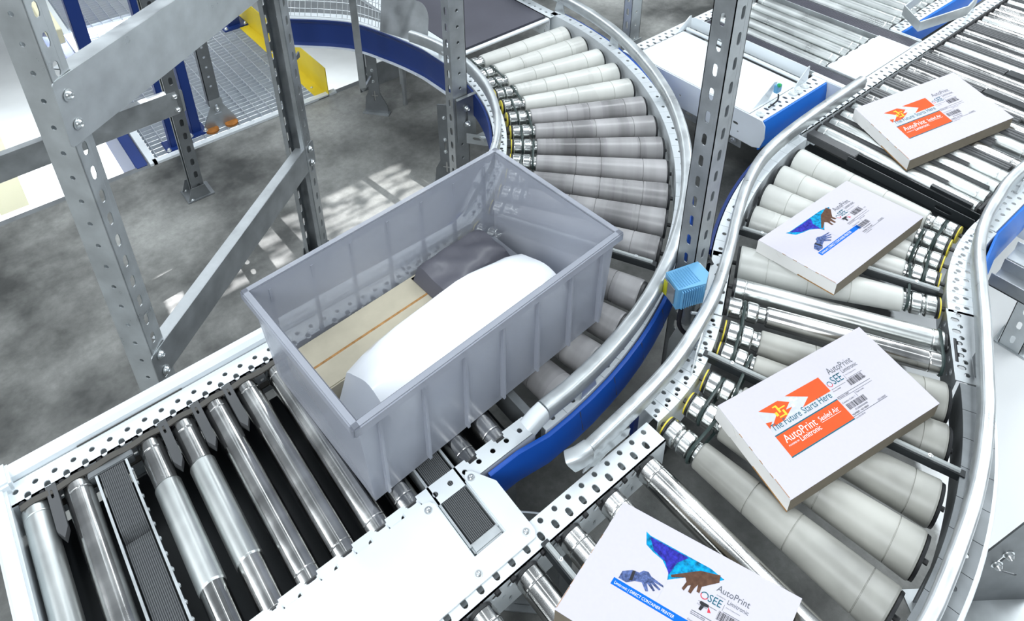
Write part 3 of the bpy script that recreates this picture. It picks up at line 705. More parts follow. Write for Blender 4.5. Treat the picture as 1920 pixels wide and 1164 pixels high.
# guard rails of the S line
ls = [(2.47, 1.024), (2.168, 1.018), (1.97, 1.008), (1.818, 0.986), (1.675, 0.938), (1.537, 0.872), (1.418, 0.808), (1.278, 0.742), (1.155, 0.700), (1.029, 0.668), (0.896, 0.651), (0.730, 0.640)]
LR = thing('guard_rail', (1.5, 0.85, H+0.055), 'long curved zinc guard rail along the left edge of the S-shaped roller line', 'guard rail')
mkobj('rail', MB().sweep(smooth_path([(x, y, H+0.055) for x, y in ls]), rail_prof(0.014, 0.022)), M['zincpale'], LR)
e0 = Vector((0.730, 0.640, H+0.055)); mkobj('rail_end_cap', MB().sweep([e0, e0+Vector((-0.025, 0.002, 0)), e0+Vector((-0.04, 0.012, -0.012))], rp_), M['zincpale'], LR)
mb = MB(); mb.plate([(0.70, 0.648), (0.74, 0.625), (0.84, 0.640), (0.85, 0.652)], [], 0.003, Matrix.Translation((0, 0, H+0.012)))
mb.plate([(0.71, 0), (0.845, 0), (0.85, 0.02), (0.835, 0.03), (0.80, 0.045), (0.73, 0.045)], [], 0.003, Matrix(((1, 0, 0, 0), (0, 0, -1, 0.632), (0, 1, 0, H+0.005), (0, 0, 0, 1))))
mkobj('rail_bracket', mb, M['zincpale'], LR); mb = MB(); mb.plate([(-0.06, 0), (0.06, 0), (0.05, 0.05), (-0.03, 0.045)], [], 0.003, Matrix(((cos(0.45), 0, sin(0.45), 1.13), (sin(0.45), 0, -cos(0.45), 0.672), (0, 1, 0, H), (0, 0, 0, 1))))
mkobj('rail_bracket', mb, M['zincpale'], LR); mb = MB(); mb.plate([(-0.03, 0), (0.03, 0), (0.02, 0.05), (-0.02, 0.05)], [], 0.003, Matrix(((1, 0, 0, 2.05), (0, 0, -1, 1.014), (0, 1, 0, H), (0, 0, 0, 1))))
mkobj('rail_bracket', mb, M['zincpale'], LR)
rs = [(2.60, 0.452), (2.309, 0.462), (2.173, 0.450), (2.043, 0.430), (1.924, 0.394), (1.812, 0.342), (1.712, 0.292), (1.618, 0.248), (1.530, 0.208), (1.449, 0.172), (1.33, 0.130), (1.227, 0.102), (1.13, 0.083), (1.022, 0.066), (0.948, 0.058), (0.80, 0.052)]
RR = thing('guard_rail', (1.6, 0.25, H+0.055), 'long curved zinc guard rail along the right edge of the S-shaped roller line', 'guard rail')
mkobj('rail', MB().sweep(smooth_path([(x, y, H+0.055) for x, y in rs]), rail_prof(0.014, 0.024)), M['zincpale'], RR)
for x_, y_, a in ((1.60, 0.245, 0.5), (1.95, 0.40, 0.45), (1.25, 0.110, 0.2)):
    mb = MB(); mb.plate([(-0.03, 0), (0.03, 0), (0.02, 0.05), (-0.02, 0.05)], [], 0.003, Matrix(((cos(a), 0, sin(a), x_), (sin(a), 0, -cos(a), y_), (0, 1, 0, H), (0, 0, 0, 1))))
    mkobj('rail_bracket', mb, M['zincdark'], RR)

# ================================================================== NEAR STRAIGHT CONVEYOR (bottom centre)
NC = thing('roller_conveyor', (0.5, 0.35, 0), 'straight roller conveyor at bottom centre, widely spaced steel rollers, under the nearest carton', 'conveyor')
mb = MB(); straight_flange(mb, -0.35, 0.905, 0.577, 0.632, inner=-1, hole_y=0.620, notch_y=0.5965, phase=0.0175)
mkobj('side_frame', mb, M['white'], NC, label='far white perforated side frame')
mb = MB(); straight_flange(mb, -0.35, 0.895, 0.028, 0.083, inner=+1, hole_y=0.05, notch_y=0.07); mkobj('side_frame', mb, M['zinc'], NC)
pn = roller_straight(0.483, 0.0285, 'steel')
for x in (0.838, 0.728, 0.617, 0.505, 0.393, 0.281, 0.17, 0.058):
    inst(pn, 'roller', NC, axis_matrix((x, 0.574, H-0.0285), (x, 0.091, H-0.0285), random.random()*6))
for i in range(32):
    x = -0.333+i*0.0375; mb = MB()
    mb.lathe([(0, 0.004), (0, 0.006), (0.008, 0.006), (0.008, 0.002)], 8, Matrix.Translation((x+0.019, 0.578, H-0.010)) @ Matrix.Rotation(-pi/2, 4, 'Z'))
    mkobj('axle_socket', mb, M['hole'], NC)
o = sensor_bar(NC, (0.560, 0.585), (0.560, 0.20)); o['label'] = 'dark sensor bar with clear cover'
for y in (0.60, 0.06): mkobj('leg', MB().bbox(0.60, 0.64, y-0.02, y+0.02, 0, H-0.1, 0.002), M['zincdark'], NC)

# ================================================================== UPPER RIGHT STRAIGHT CONVEYOR
UR = thing('roller_conveyor', (3.0, 0.73, 0), 'long straight conveyor at upper right, close-set shiny rollers with dark ribbed slats between', 'conveyor')
mb = MB(); straight_flange(mb, 2.115, 4.7, 1.022, 1.072, inner=-1, hole_y=1.058, notch_y=1.032); mkobj('side_frame', mb, M['white'], UR, label='far white perforated side frame')
mb = MB(); straight_flange(mb, 2.115, 4.7, 0.412, 0.462, inner=+1, hole_y=0.43, notch_y=0.452); mkobj('side_frame', mb, M['white'], UR, label='right white perforated side frame')
xs = [2.203, 2.272, 2.341, 2.412, 2.505, 2.605, 2.708, 2.806, 2.902, 2.998, 3.098, 3.192, 3.262, 3.385, 3.440, 3.495, 3.550, 3.605, 3.68, 3.76, 3.85, 3.93, 4.02, 4.10, 4.2, 4.29, 4.38]
pu = roller_straight(0.525, 0.0265, 'steel'); pu2 = roller_straight(0.525, 0.0265, 'steelsat')
for i, x in enumerate(xs):
    inst(pu2 if i in (0, 1, 2, 3, 5, 10, 14, 18) else pu, 'roller', UR, axis_matrix((x, 1.014, H-0.029), (x, 0.489, H-0.029), random.random()*6))
def rib_slat(x0, x1, y0=0.53, y1=1.016, z=H-0.014, n=4):
    w = (x1-x0); pr = []
    for i in range(n):
        a = x0+i*w/n; pr += [(a+0.001, 0.0), (a+0.002, 0.003), (a+w/n-0.002, 0.003), (a+w/n-0.001, 0.0)]
    vs = []
    for y in (y0, y1):
        for a, b in pr: vs.append((a, y, z+b))
        vs.append((x1, y, z-0.015)); vs.append((x0, y, z-0.015))
    K = len(pr)+2
    return MB().add(vs, [(j, (j+1) % K, K+(j+1) % K, K+j) for j in range(K)]+[tuple(range(K)), tuple(reversed(range(K, 2*K)))])
for i in range(len(xs)-1):
    a, b = xs[i]+0.027, xs[i+1]-0.027
    if b-a < 0.012: 
        if i < 4: mkobj('ribbed_slat', rib_slat(a+0.001, b-0.001, 0.53, 1.016, H-0.012, 2), M['slat'], UR)
        continue
    if i in (7, 9): y0 = 0.76; mkobj('black_slat', rib_slat(a, b, 0.52, 0.755, H-0.008, 1), M['blackmetal'], UR)
    else: y0 = 0.51 if i % 2 else 0.6
    mkobj('ribbed_slat', rib_slat(a, b, y0, 1.016, H-0.010, 3 if b-a < 0.05 else 5), M['slat'], UR)
# dark tray with bracket before the first roller
mb = MB(); mb.bbox(2.130, 2.168, 0.845, 1.015, H-0.035, H-0.006, 0.002); mkobj('ribbed_tray', mb, M['slat'], UR)
mb = MB(); mb.box(2.118, 2.170, 0.47, 1.015, H-0.075, H-0.07); mb.box(2.152, 2.156, 0.47, 0.845, H-0.07, H-0.004); mkobj('end_channel', mb, M['blackmetal'], UR)
mb = MB(); mb.plate([(0.47, -0.04), (0.86, -0.04), (0.86, -0.006), (0.47, -0.006)], [slot(0.555, -0.024, 0.014, 0.05, 4, pi/2)], 0.003, Matrix(((0, 0, -1, 2.118), (1, 0, 0, 0), (0, 1, 0, H), (0, 0, 0, 1)))); mkobj('end_channel', mb, M['blackmetal'], UR, label='black end channel with slot')
mb = MB(); mb.box(2.162, 2.176, 0.50, 0.62, H-0.006, H+0.006); mkobj('black_bracket', mb, M['blackmetal'], UR)
mb = MB(); mb.tube([(2.17, 0.482, H-0.004), (4.6, 0.482, H-0.004)], 0.006, 6); mkobj('drive_belt', mb, M['black'], UR); mb = MB(); mb.tube([(3.0, 1.016, H-0.002), (4.6, 1.016, H-0.002)], 0.005, 6); mkobj('drive_belt', mb, M['black'], UR)
for x in (2.203, 2.272): 
    mb = MB(); mb.lathe([(0, 0.01), (0, 0.022), (0.016, 0.022), (0.016, 0.01)], 20, Matrix.Translation((x, 0.472, H-0.0265)) @ Matrix.Rotation(pi/2, 4, 'Z')); mkobj('drive_pulley', mb, M['black'], UR)
mb = MB(); mb.sweep([(1.95, 0.372, H-0.012), (2.12, 0.405, H-0.012), (2.33, 0.405, H-0.012)], [(0, 0), (0.004, -0.01), (0.014, -0.05), (0.012, -0.10), (0.0, -0.14), (-0.006, -0.14), (-0.006, 0)]); mkobj('side_skirt', mb, M['bluelight'], UR, label='bright blue rounded side panel')
mb = MB(); mb.bbox(2.335, 4.7, 0.372, 0.405, H-0.15, H+0.012, 0.004); mb.plate([(0, 0), (0.10, 0.0), (0.07, 0.05), (0.02, 0.045)], [], 0.004, Matrix(((1, 0, 0, 2.33), (0, 0, -1, 0.44), (0, 1, 0, H), (0, 0, 0, 1)))); mkobj('side_box', mb, M['white'], UR)

# ================================================================== UPPER CENTRE CROSS CONVEYOR
UC = thing('roller_conveyor', (2.8, 1.45, 0), 'pale roller conveyor at top right whose end deck has a bright blue side panel', 'conveyor')
mb = MB(); straight_flange(mb, 2.06, 4.9, 1.742, 1.792, inner=-1, hole_y=1.775, notch_y=1.752, side_holes=False); mkobj('side_frame', mb, M['white'], UC, label='far white perforated side frame')
mb = MB(); straight_flange(mb, 2.075, 2.47, 1.150, 1.200, inner=+1, hole_y=1.165, notch_y=1.185, side_holes=False); straight_flange(mb, 3.04, 4.9, 1.165, 1.205, inner=+1, hole_y=1.18, notch_y=1.196, side_holes=False); mkobj('side_frame', mb, M['white'], UC)
mb = MB(); mb.plate([(2.075, 1.205), (2.37, 1.205), (2.37, 1.74), (2.075, 1.74)], [], 0.004, Matrix.Translation((0, 0, H-0.002))); mkobj('end_deck', mb, M['white'], UC, label='white sheet deck')
Wf = Matrix(((0, 0, -1, 2.07), (1, 0, 0, 0), (0, 1, 0, H), (0, 0, 0, 1)))
mb = MB(); mb.plate([(1.150, -0.004), (1.136, -0.02), (1.130, -0.07), (1.142, -0.115), (1.17, -0.125), (1.77, -0.125), (1.80, -0.09), (1.80, -0.04), (1.790, -0.004)], [slot(1.70, -0.045, 0.011, 0.026, 4, pi/2), slot(1.665, -0.048, 0.012, 0.026, 4, pi/2), disc(1.50, -0.075, 0.005, 8), slot(1.25, -0.065, 0.012, 0.024, 4, pi/2), disc(1.235, -0.095, 0.004, 8)], 0.004, Wf)
mkobj('end_plate', mb, M['white'], UC, label='white front plate')
mb = MB(); mb.plate([(1.22, -0.165), (1.78, -0.165), (1.78, -0.12), (1.22, -0.12)], [slot(1.26+i*0.065, -0.142, 0.014, 0.034, 4, pi/2) for i in range(8)], 0.003, Matrix.Translation((0.010, 0, 0)) @ Wf); bolt(mb, (2.066, 1.245, H-0.135), (-1, 0, 0), 0.009); mkobj('slotted_rail', mb, M['zinc'], UC)
pa = [(2.078, 1.148, H-0.006), (2.465, 1.148, H-0.006)]
mkobj('side_skirt', skirt(pa, 0.125, 0.012), M['bluelight'], UC, label='bright blue side panel')
mb = MB(); mb.plate([(1.20, 0), (1.735, 0), (1.735, 0.045), (1.715, 0.052), (1.20, 0.052)], [], 0.003, Matrix(((0, 0, -1, 2.408), (1, 0, 0, 0), (0, 1, 0, H+0.004), (0, 0, 0, 1)))); mb.tube([(2.385, 1.205, H+0.006), (2.385, 1.735, H+0.006)], 0.008, 8); mkobj('end_stop', mb, M['white'], UC, label='raised white end stop')
mb = MB()
mb.plate([(2.33, 0), (2.42, 0), (2.415, 0.062), (2.405, 0.062)], [], 0.003, Matrix(((1, 0, 0, 0), (0, 0, -1, 1.197), (0, 1, 0, H), (0, 0, 0, 1)))); mkobj('gusset_plate', mb, M['white'], UC); mb = MB()
mb.plate([(2.32, 0), (2.42, 0), (2.415, 0.055), (2.405, 0.055)], [], 0.003, Matrix(((1, 0, 0, 0), (0, 0, -1, 1.742), (0, 1, 0, H), (0, 0, 0, 1))))
mkobj('gusset_plate', mb, M['white'], UC)
pc = roller_straight(0.52, 0.025, 'steelsat')
ux = [2.462, 2.592, 2.666, 2.741, 2.812, 2.884, 3.075, 3.15, 3.225, 3.30, 3.375, 3.45, 3.525, 3.6, 3.70, 3.8, 3.9, 4.0]
for x in ux: inst(pc, 'roller', UC, axis_matrix((x, 1.730, H-0.026), (x, 1.210, H-0.026), random.random()*6))
for x0, x1 in ((2.500, 2.555), (2.945, 3.020)):
    mkobj('transfer_belt', ribbed(x0, x1, 1.085, 1.735, H-0.010, 8), M['belt'], UC, label='dark transfer belt')
    mb = MB(); mb.box(x0-0.006, x0-0.002, 1.075, 1.735, H-0.05, H-0.004); mb.box(x1+0.002, x1+0.006, 1.075, 1.735, H-0.05, H-0.004); mb.bbox(x0, x1, 1.068, 1.085, H-0.03, H-0.006, 0.002); mkobj('belt_channel', mb, M['zincpale'], UC)
mb = MB(); mb.box(2.48, 4.9, 1.22, 1.735, H-0.13, H-0.125); mkobj('under_pan', mb, M['zincdark'], UC)
mb = MB(); mb.bbox(2.468, 2.496, 1.074, 1.215, H-0.09, H-0.001, 0.003); mkobj('cross_beam', mb, M['white'], UC); mb = MB(); mb.bbox(3.026, 3.040, 1.074, 1.20, H-0.05, H-0.001, 0.003); mkobj('cross_beam', mb, M['white'], UC)
pa = [(3.045, 1.160, H-0.006), (4.9, 1.160, H-0.006)]
mkobj('side_skirt', skirt(pa, 0.11, 0.010), M['bluelight'], UC, label='bright blue side panel')
CP2 = MB(); CP2.plate([(2.560, 1.073), (2.940, 1.073), (2.940, 1.203), (2.560, 1.203)], [], 0.004, Matrix.Translation((0, 0, H+0.001)))
for i in range(5): CP2.bbox(2.57+i*0.074, 2.61+i*0.074, 1.202, 1.210, H-0.012, H, 0.002)
solo('cover_plate', CP2, M['white'], (2.75, 1.14, H), 'smaller white cover plate at top right between the two upper conveyors', 'cover plate')
# bent handle bracket on the upper conveyor
mb = MB(); hp = [(3.20, 1.20, H+0.03), (3.05, 1.16, H+0.05), (3.00, 1.12, H+0.045), (3.16, 1.01, H+0.05), (3.38, 1.04, H+0.045), (3.50, 1.06, H+0.02)]
hp = [(3.36, 1.235, H+0.04), (3.14, 1.215, H+0.045), (3.045, 1.105, H+0.045), (3.33, 1.045, H+0.045), (3.50, 1.075, H+0.03)]
mb.sweep(hp, [(0.003, 0.022), (-0.003, 0.022), (-0.003, -0.022), (0.003, -0.022)])
solo('guide_bracket', mb, M['zincpale'], (3.2, 1.1, H+0.04), 'bent bright metal guide strip looping over the blue panel at top right', 'bracket')
# small sensors on the end deck
SN = thing('photo_sensor', (2.20, 1.19, H), 'small sensor with green cap on a triangular white bracket on the end deck', 'sensor')
mb = MB(); mb.plate([(2.105, 0), (2.20, 0), (2.235, 0.06), (2.215, 0.066)], [], 0.003, Matrix(((1, 0, 0, 0), (0, 0, -1, 1.212), (0, 1, 0, H), (0, 0, 0, 1)))); mkobj('bracket', mb, M['white'], SN)
mb = MB(); mb.bbox(2.205, 2.232, 1.190, 1.206, H+0.03, H+0.062, 0.002); mkobj('sensor_body', mb, M['scanblue'], SN)
mb = MB(); mb.bbox(2.207, 2.222, 1.186, 1.198, H+0.056, H+0.070, 0.003); mkobj('lamp_cap', mb, M['green'], SN)
mb = MB(); mb.tube(smooth_path([(2.212, 1.188, H+0.03), (2.20, 1.18, H+0.012), (2.15, 1.18, H+0.003)]), 0.003, 6); mkobj('cable', mb, M['cable'], SN)
mb = MB()
for x, y in ((2.10, 1.178), (2.30, 1.18), (2.33, 1.176), (2.375, 1.18)): mb.lathe([(0, 0.016), (0.004, 0.016), (0.006, 0.010), (0.003, 0.006)], 14, Matrix.Translation((x, y, H-0.002)) @ Matrix.Rotation(-pi/2, 4, 'Y'))
mkobj('clear_knob', mb, M['clear'], SN)

# ================================================================== UPRIGHTS, FRAMES
def MF(o, ax, ay, az=None):
    """matrix with local x -> ax, local y -> ay, local z -> ax x ay, origin o"""
    ax, ay = Vector(ax), Vector(ay); az = ax.cross(ay)
    return Matrix(((ax.x, ay.x, az.x, o[0]), (ax.y, ay.y, az.y, o[1]), (ax.z, ay.z, az.z, o[2]), (0, 0, 0, 1)))
ZV = Vector((0, 0, 1))
def upright(parent, o, d, w=0.068, s=0.05, z0=0.004, z1=2.3, pitch=0.0635, m='zincpale', lip=0.014, webslot=False, ph=0.03):
    """omega section: web centre at o (outer face normal -d), sides run along +d, lips inward"""
    d = Vector((*d, 0)).normalized(); e = Vector((d.y, -d.x, 0)); o = Vector((*o, 0)); h = z1-z0
    n = int((h-0.03)/pitch)
    mb = MB()
    hs = [(slot(0, z0+ph+i*pitch, 0.012, 0.030, 3) if webslot else disc(0, z0+ph+i*pitch, 0.0062, 8)) for i in range(n)]
    # web: plane spanned by e,z ; normal = e x z
    mb.plate([(-w/2, z0), (w/2, z0), (w/2, z1), (-w/2, z1)], hs, 0.0022, MF(o, e, ZV))
    for sg in (1, -1):
        hs = [slot(s*0.45, z0+ph+i*pitch, 0.015, 0.034, 3) for i in range(n)]
        mb.plate([(0, z0), (s, z0), (s, z1), (0, z1)], hs, 0.0022, MF(o+e*(w/2)*sg, d, ZV))
        q = o+e*(w/2-lip)*sg+d*s
        mb.plate([(0, z0), (lip, z0), (lip, z1), (0, z1)], [], 0.0022, MF(q if sg > 0 else q-e*lip*1.0, e, ZV))
    return mkobj('upright', mb, M[m], parent)
def foot(parent, o, d, m='zincdark', w=0.10):
    d = Vector((*d, 0)).normalized(); e = Vector((d.y, -d.x, 0)); o = Vector((*o, 0))
    mb = MB(); mb.bbox(-w/2, w/2, -0.03, 0.08, 0, 0.006, 0.002, MF(o, e, d)); b = mkobj('base_plate', mb, M[m], parent)
    for sg in (1, -1):
        mb = MB(); mb.plate([(-0.015, 0.005), (0.075, 0.005), (0.055, 0.06), (0.0, 0.06)], [], 0.003, MF(o+e*0.038*sg, d, ZV)); mkobj('gusset', mb, M[m], parent)
        mb = MB(); bolt(mb, o+e*(w/2-0.012)*sg+d*0.06+Vector((0, 0, 0.006)), ZV, 0.006, 0.006); mkobj('anchor_bolt', mb, M['bolt'], parent)
def brace(parent, p, q, e, hgt=0.095, dep=0.035, m='zinc', over=0.03):
    """C-section from p to q; web on the +e side, flanges run back (-e)"""
    p, q, e = Vector(p), Vector(q), Vector((*e, 0)).normalized(); d = (q-p).normalized(); L = (q-p).length
    up = e.cross(d); up = up if up.z > 0 else -up
    o = p-d*over
    fr = Matrix(((d.x, up.x, e.x, o.x), (d.y, up.y, e.y, o.y), (d.z, up.z, e.z, o.z), (0, 0, 0, 1)))
    LL = L+2*over; h = hgt/2; mb = MB()
    outl = rrect(0, LL, -h, h, 0.010, 3)
    mb.plate(outl, [], 0.0025, fr)
    for sg in (1, -1):
        mb.box(over*1.9, LL-over*1.9, sg*h-(0.0025 if sg > 0 else 0), sg*h+(0 if sg > 0 else 0.0025), -dep, -0.001, fr)
    b = mkobj('brace', mb, M[m], parent)
    for c in (p, q):
        for s in (1, -1):
            k = MB(); bolt(k, c+ZV*s*min(hgt*0.30, 0.034)+e*0.001, e, 0.0095, 0.009); mkobj('bolt', k, M['bolt'], parent)
    return b
dF = Vector((0.73, 0.683)); eF = Vector((dF.y, -dF.x))
A = thing('rack_frame', (0.4, 1.8, 0), 'large galvanised rack frame at left, nearest the camera, with slotted uprights and channel braces', 'rack frame')
pA = (0.082, 1.522); pB = (0.787, 2.080)
upright(A, pA, dF, ph=0.052)
upright(A, pB, -dF, m='zinc', ph=0.03)
foot(A, pA, dF); foot(A, pB, -dF)
ev = Vector((eF.x, eF.y, 0)).normalized()
a0 = Vector((*pA, 0))+ev*0.0372+Vector((dF.x, dF.y, 0)).normalized()*0.022
b0 = Vector((*pB, 0))+ev*0.0372-Vector((dF.x, dF.y, 0)).normalized()*0.022
brace(A, a0+ZV*(H-0.045), b0+ZV*(H-0.052), eF)
brace(A, a0+ZV*(H+0.712), b0+ZV*(H+0.670), eF, hgt=0.150, dep=0.045, m='zincpale')
Bf = thing('rack_frame', (0.3, 2.7, 0), 'smaller slotted rack frame behind the first, standing at the concrete edge with one horizontal brace', 'rack frame')
pC = (0.575, 2.70)
upright(Bf, pC, (-1, 0), w=0.055, s=0.045, m='zincdark', ph=0.045)
foot(Bf, pC, (-1, 0))
upright(Bf, (-0.36, 2.62), (1, 0), w=0.055, s=0.045, m='zincdark'); foot(Bf, (-0.36, 2.62), (1, 0))
brace(Bf, (0.555, 2.670, H-0.06), (-0.345, 2.590, H-0.03), (0, -1), m='zinc', dep=0.03, hgt=0.10)
# post with round holes by the inner rail
P3 = thing('slotted_post', (1.36, 1.95, 0), 'galvanised post with a row of round holes, standing inside the big roller curve', 'post')
upright(P3, (1.362, 1.942), (0, 1), w=0.064, s=0.045, m='zinc', ph=0.041)
mb = MB(); mb.plate([(-0.034, H-0.20), (0.052, H-0.20), (0.052, H-0.005), (-0.034, H-0.005)], [slot(0.01, H-0.11, 0.012, 0.07, 4)], 0.003, MF((1.372, 1.936, 0), (1, 0, 0), ZV)); mb.box(1.335, 1.424, 1.925, 1.9365, H-0.008, H-0.005); mkobj('splice_plate', mb, M['zinc'], P3)
for zz in (H-0.06, H-0.13):
    mb = MB(); bolt(mb, (1.382, 1.934, zz), (0, -1, 0), 0.010, 0.012); mkobj('bolt', mb, M['bolt'], P3)
mb = MB(); mb.plate([(0, -0.025), (0.20, -0.025), (0.20, 0.02), (0, 0.02)], [slot(0.04, 0, 0.014, 0.036, 3, pi/2), slot(0.13, 0, 0.014, 0.036, 3, pi/2)], 0.003, MF((1.37, 1.925, H-0.185), Vector((0.6, -0.8, 0)), ZV)); mb.box(1.40, 1.46, 1.86, 1.90, H-0.18, H-0.17); mkobj('bracket_arm', mb, M['zincpale'], P3)
foot(P3, (1.362, 1.942), (0, 1))
# tall angle post between both conveyors
def angle_post(name, corner, w1, w2, label, m1, lip=0.010, pitch=0.0635, z1=2.4, ph=0.05, holes2=True):
    T = thing(name, (corner[0], corner[1], 0), label, 'post'); n = int((z1-0.08)/pitch); x, y = corner
    mb = MB()
    mb.plate([(0, 0.004), (w1, 0.004), (w1, z1), (0, z1)], [slot(w1*0.5, ph+i*pitch, 0.013, 0.034, 3) for i in range(n)], 0.0022, MF((x, y+w1, 0), (0, -1, 0), ZV))
    mb.plate([(0, 0.004), (w2, 0.004), (w2, z1), (0, z1)], [(slot(w2*0.52, ph+0.018+i*pitch, 0.013, 0.034, 3) if holes2 else disc(w2*0.5, ph+i*pitch, 0.006, 8)) for i in range(n)], 0.0022, MF((x, y, 0), (1, 0, 0), ZV))
    mb.box(x+w2-0.0022, x+w2, y, y+lip+0.012, 0.004, z1); mb.box(x, x+lip+0.012, y+w1-0.0022, y+w1, 0.004, z1)
    mkobj('upright', mb, M[m1], T); return T
P5 = angle_post('slotted_post', (1.288, 0.822), 0.056, 0.058, 'tall galvanised post slotted on both faces, rising behind the light blue scanner', 'zinc', ph=0.030)
foot(P5, (1.32, 0.835), (1, 0), w=0.09)
mb = MB(); mb.plate([(-0.05, -0.42), (0.05, -0.42), (0.075, -0.36), (0.065, -0.22), (0.03, -0.13), (-0.03, -0.13), (-0.05, -0.2)], [slot(0.01, -0.26, 0.012, 0.07, 4, 0.6)], 0.003, MF((1.282, 0.800, H), Vector((0.6, -0.8, 0)), ZV)); mkobj('leg_bracket', mb, M['zincpale'], P5)
mb = MB(); bolt(mb, (1.289, 0.788, H-0.27), (-0.8, -0.6, 0), 0.010, 0.012); mkobj('bolt', mb, M['bolt'], P5)
PU = angle_post('slotted_post', (2.262, 1.935), 0.045, 0.062, 'slim post with bolted joint plate at the top, just left of the white deck', 'zincpale', holes2=False)
mb = MB(); mb.plate([(-0.036, 0.16), (0.036, 0.16), (0.036, 0.42), (-0.036, 0.42)], [slot(0, 0.29, 0.012, 0.10, 4)], 0.003, MF((2.300, 1.930, 0), (1, 0, 0), ZV)); mkobj('joint_plate', mb, M['zincpale'], PU)
for zz in (0.26, 0.36):
    mb = MB(); bolt(mb, (2.300, 1.928, zz), (0, -1, 0), 0.010, 0.012); mkobj('bolt', mb, M['bolt'], PU)
foot(PU, (2.29, 1.95), (0, 1))
PR = angle_post('slotted_post', (2.285, 0.262), 0.062, 0.045, 'pale slotted post at the right edge, standing on the white floor beside the curve', 'zincpale', ph=0.045)
foot(PR, (2.31, 0.29), (1, 0), 'zincpale')

# conveyor supports with cross-shaped slots
def flared_leg(x, y, zt, d, label, m='zincdark', hgt=None, seam=True):
    """flat flared plate leg with a cross slot, bolts and a slotted foot; d = direction along the plate"""
    d = Vector((*d, 0)).normalized(); nrm = d.cross(ZV); T = thing('conveyor_leg', (x, y, 0), label, 'conveyor leg')
    cr = lambda cx_, cz, s: [(cx_-0.004, cz-s), (cx_+0.004, cz-s), (cx_+0.004, cz-0.004), (cx_+s*0.6, cz-0.004), (cx_+s*0.6, cz+0.004), (cx_+0.004, cz+0.004), (cx_+0.004, cz+s), (cx_-0.004, cz+s), (cx_-0.004, cz+0.004), (cx_-s*0.6, cz+0.004), (cx_-s*0.6, cz-0.004), (cx_-0.004, cz-0.004)]
    mb = MB(); mb.plate([(-0.055, 0.006), (0.06, 0.006), (0.058, 0.05), (0.026, 0.12), (0.026, zt), (-0.026, zt), (-0.026, 0.13), (-0.045, 0.09)], [cr(0, 0.10, 0.028), slot(0, 0.20, 0.008, 0.05, 3)], 0.004, MF((x, y, 0), d, ZV)); mkobj('leg_plate', mb, M[m], T)
    mb = MB(); mb.plate(rrect(-0.065, 0.065, -0.016, 0.022, 0.004, 2), [slot(-0.02, 0.004, 0.010, 0.045, 3, pi/2)], 0.005, MF((x, y, 0.006), d, -nrm)); mkobj('foot_plate', mb, M['zinc'], T)
    for s in (-0.05, 0.05):
        mb = MB(); bolt(mb, Vector((x, y, 0.006))+d*s+nrm*0.008*-1, ZV, 0.006, 0.008); mkobj('anchor_bolt', mb, M['bolt'], T)
    for zz in (0.18, 0.24, zt-0.06):
        mb = MB(); bolt(mb, Vector((x, y, zz)), nrm, 0.006, 0.008); mkobj('bolt', mb, M['bolt'], T)
    mb = MB(); mb.box(-0.026, -0.023, -0.03, 0, 0.12, zt, MF((x, y, 0), d, -nrm).to_4x4() @ Matrix(((1,0,0,0),(0,1,0,0),(0,0,-1,0),(0,0,0,1)))); 
    return T
flared_leg(1.420, 2.720, 0.405, (0.62, -0.78), 'dark flared leg with a cross slot on the concrete, under the navy conveyor side')
flared_leg(1.372, 2.075, 0.405, (0.62, -0.78), 'dark flared leg with a cross slot, half behind the round-hole post')
flared_leg(0.62, 0.688, 0.40, (0.72, -0.69), 'grey flared leg seen below the blue skirt beside the cover plate', 'zinc')
T = thing('edge_plate', (1.62, 2.86, 0), 'dark flat plate bolted upright along the concrete edge beside the leg', 'plate')
mb = MB(); mb.plate([(1.47, 0.0), (1.80, 0.0), (1.80, 0.125), (1.47, 0.125)], [], 0.004, MF((0, 2.93, 0), (1, 0, 0), ZV)); mkobj('plate', mb, M['zinc'], T)
for zz in (0.035, 0.09):
    mb = MB(); bolt(mb, (1.50, 2.93, zz), (0, -1, 0), 0.008, 0.006); mkobj('bolt', mb, M['bolt'], T)
mb = MB(); mb.plate([(-0.022, 0), (0.022, 0), (0.022, 0.25), (-0.010, 0.26), (-0.022, 0.22)], [slot(0.002, 0.205, 0.010, 0.035, 3)], 0.003, MF((1.475, 2.925, 0.0), (1, 0, 0), ZV)); mkobj('slotted_strap', mb, M['zincdark'], T)

# ================================================================== BELT CONVEYOR (top centre) AND BRANCH CURVE
BC = thing('belt_conveyor', (1.78, 2.8, 0), 'dark flat belt conveyor feeding the top of the big roller curve', 'conveyor')
mb = MB(); mb.box(1.560, 2.020, 2.215, 4.3, H-0.03, H-0.003); mkobj('belt', mb, M['belt'], BC)
mb = MB(); mb.tube([(1.560, 2.195, H-0.012), (2.02, 2.195, H-0.012)], 0.010, 10); mkobj('end_roller', mb, M['white'], BC)
mb = MB(); straight_flange(mb, 0, 2.05, -0.055, 0, inner=+1); R9 = Matrix(((0, 1, 0, 1.555), (1, 0, 0, 2.19), (0, 0, 1, 0), (0, 0, 0, 1))); mb.v = [tuple(R9 @ Vector(v)) for v in mb.v]; mkobj('side_frame', mb, M['white'], BC)
mb = MB(); straight_flange(mb, 0, 2.05, 0, 0.055, inner=-1); R9 = Matrix(((0, 1, 0, 2.025), (1, 0, 0, 2.19), (0, 0, 1, 0), (0, 0, 0, 1))); mb.v = [tuple(R9 @ Vector(v)) for v in mb.v]; mkobj('side_frame', mb, M['white'], BC)
mb = MB(); mb.sweep([(2.055, 2.32, H+0.055), (2.050, 2.6, H+0.055), (2.05, 4.2, H+0.055)], rp_); mkobj('guard_rail', mb, M['zincpale'], BC)
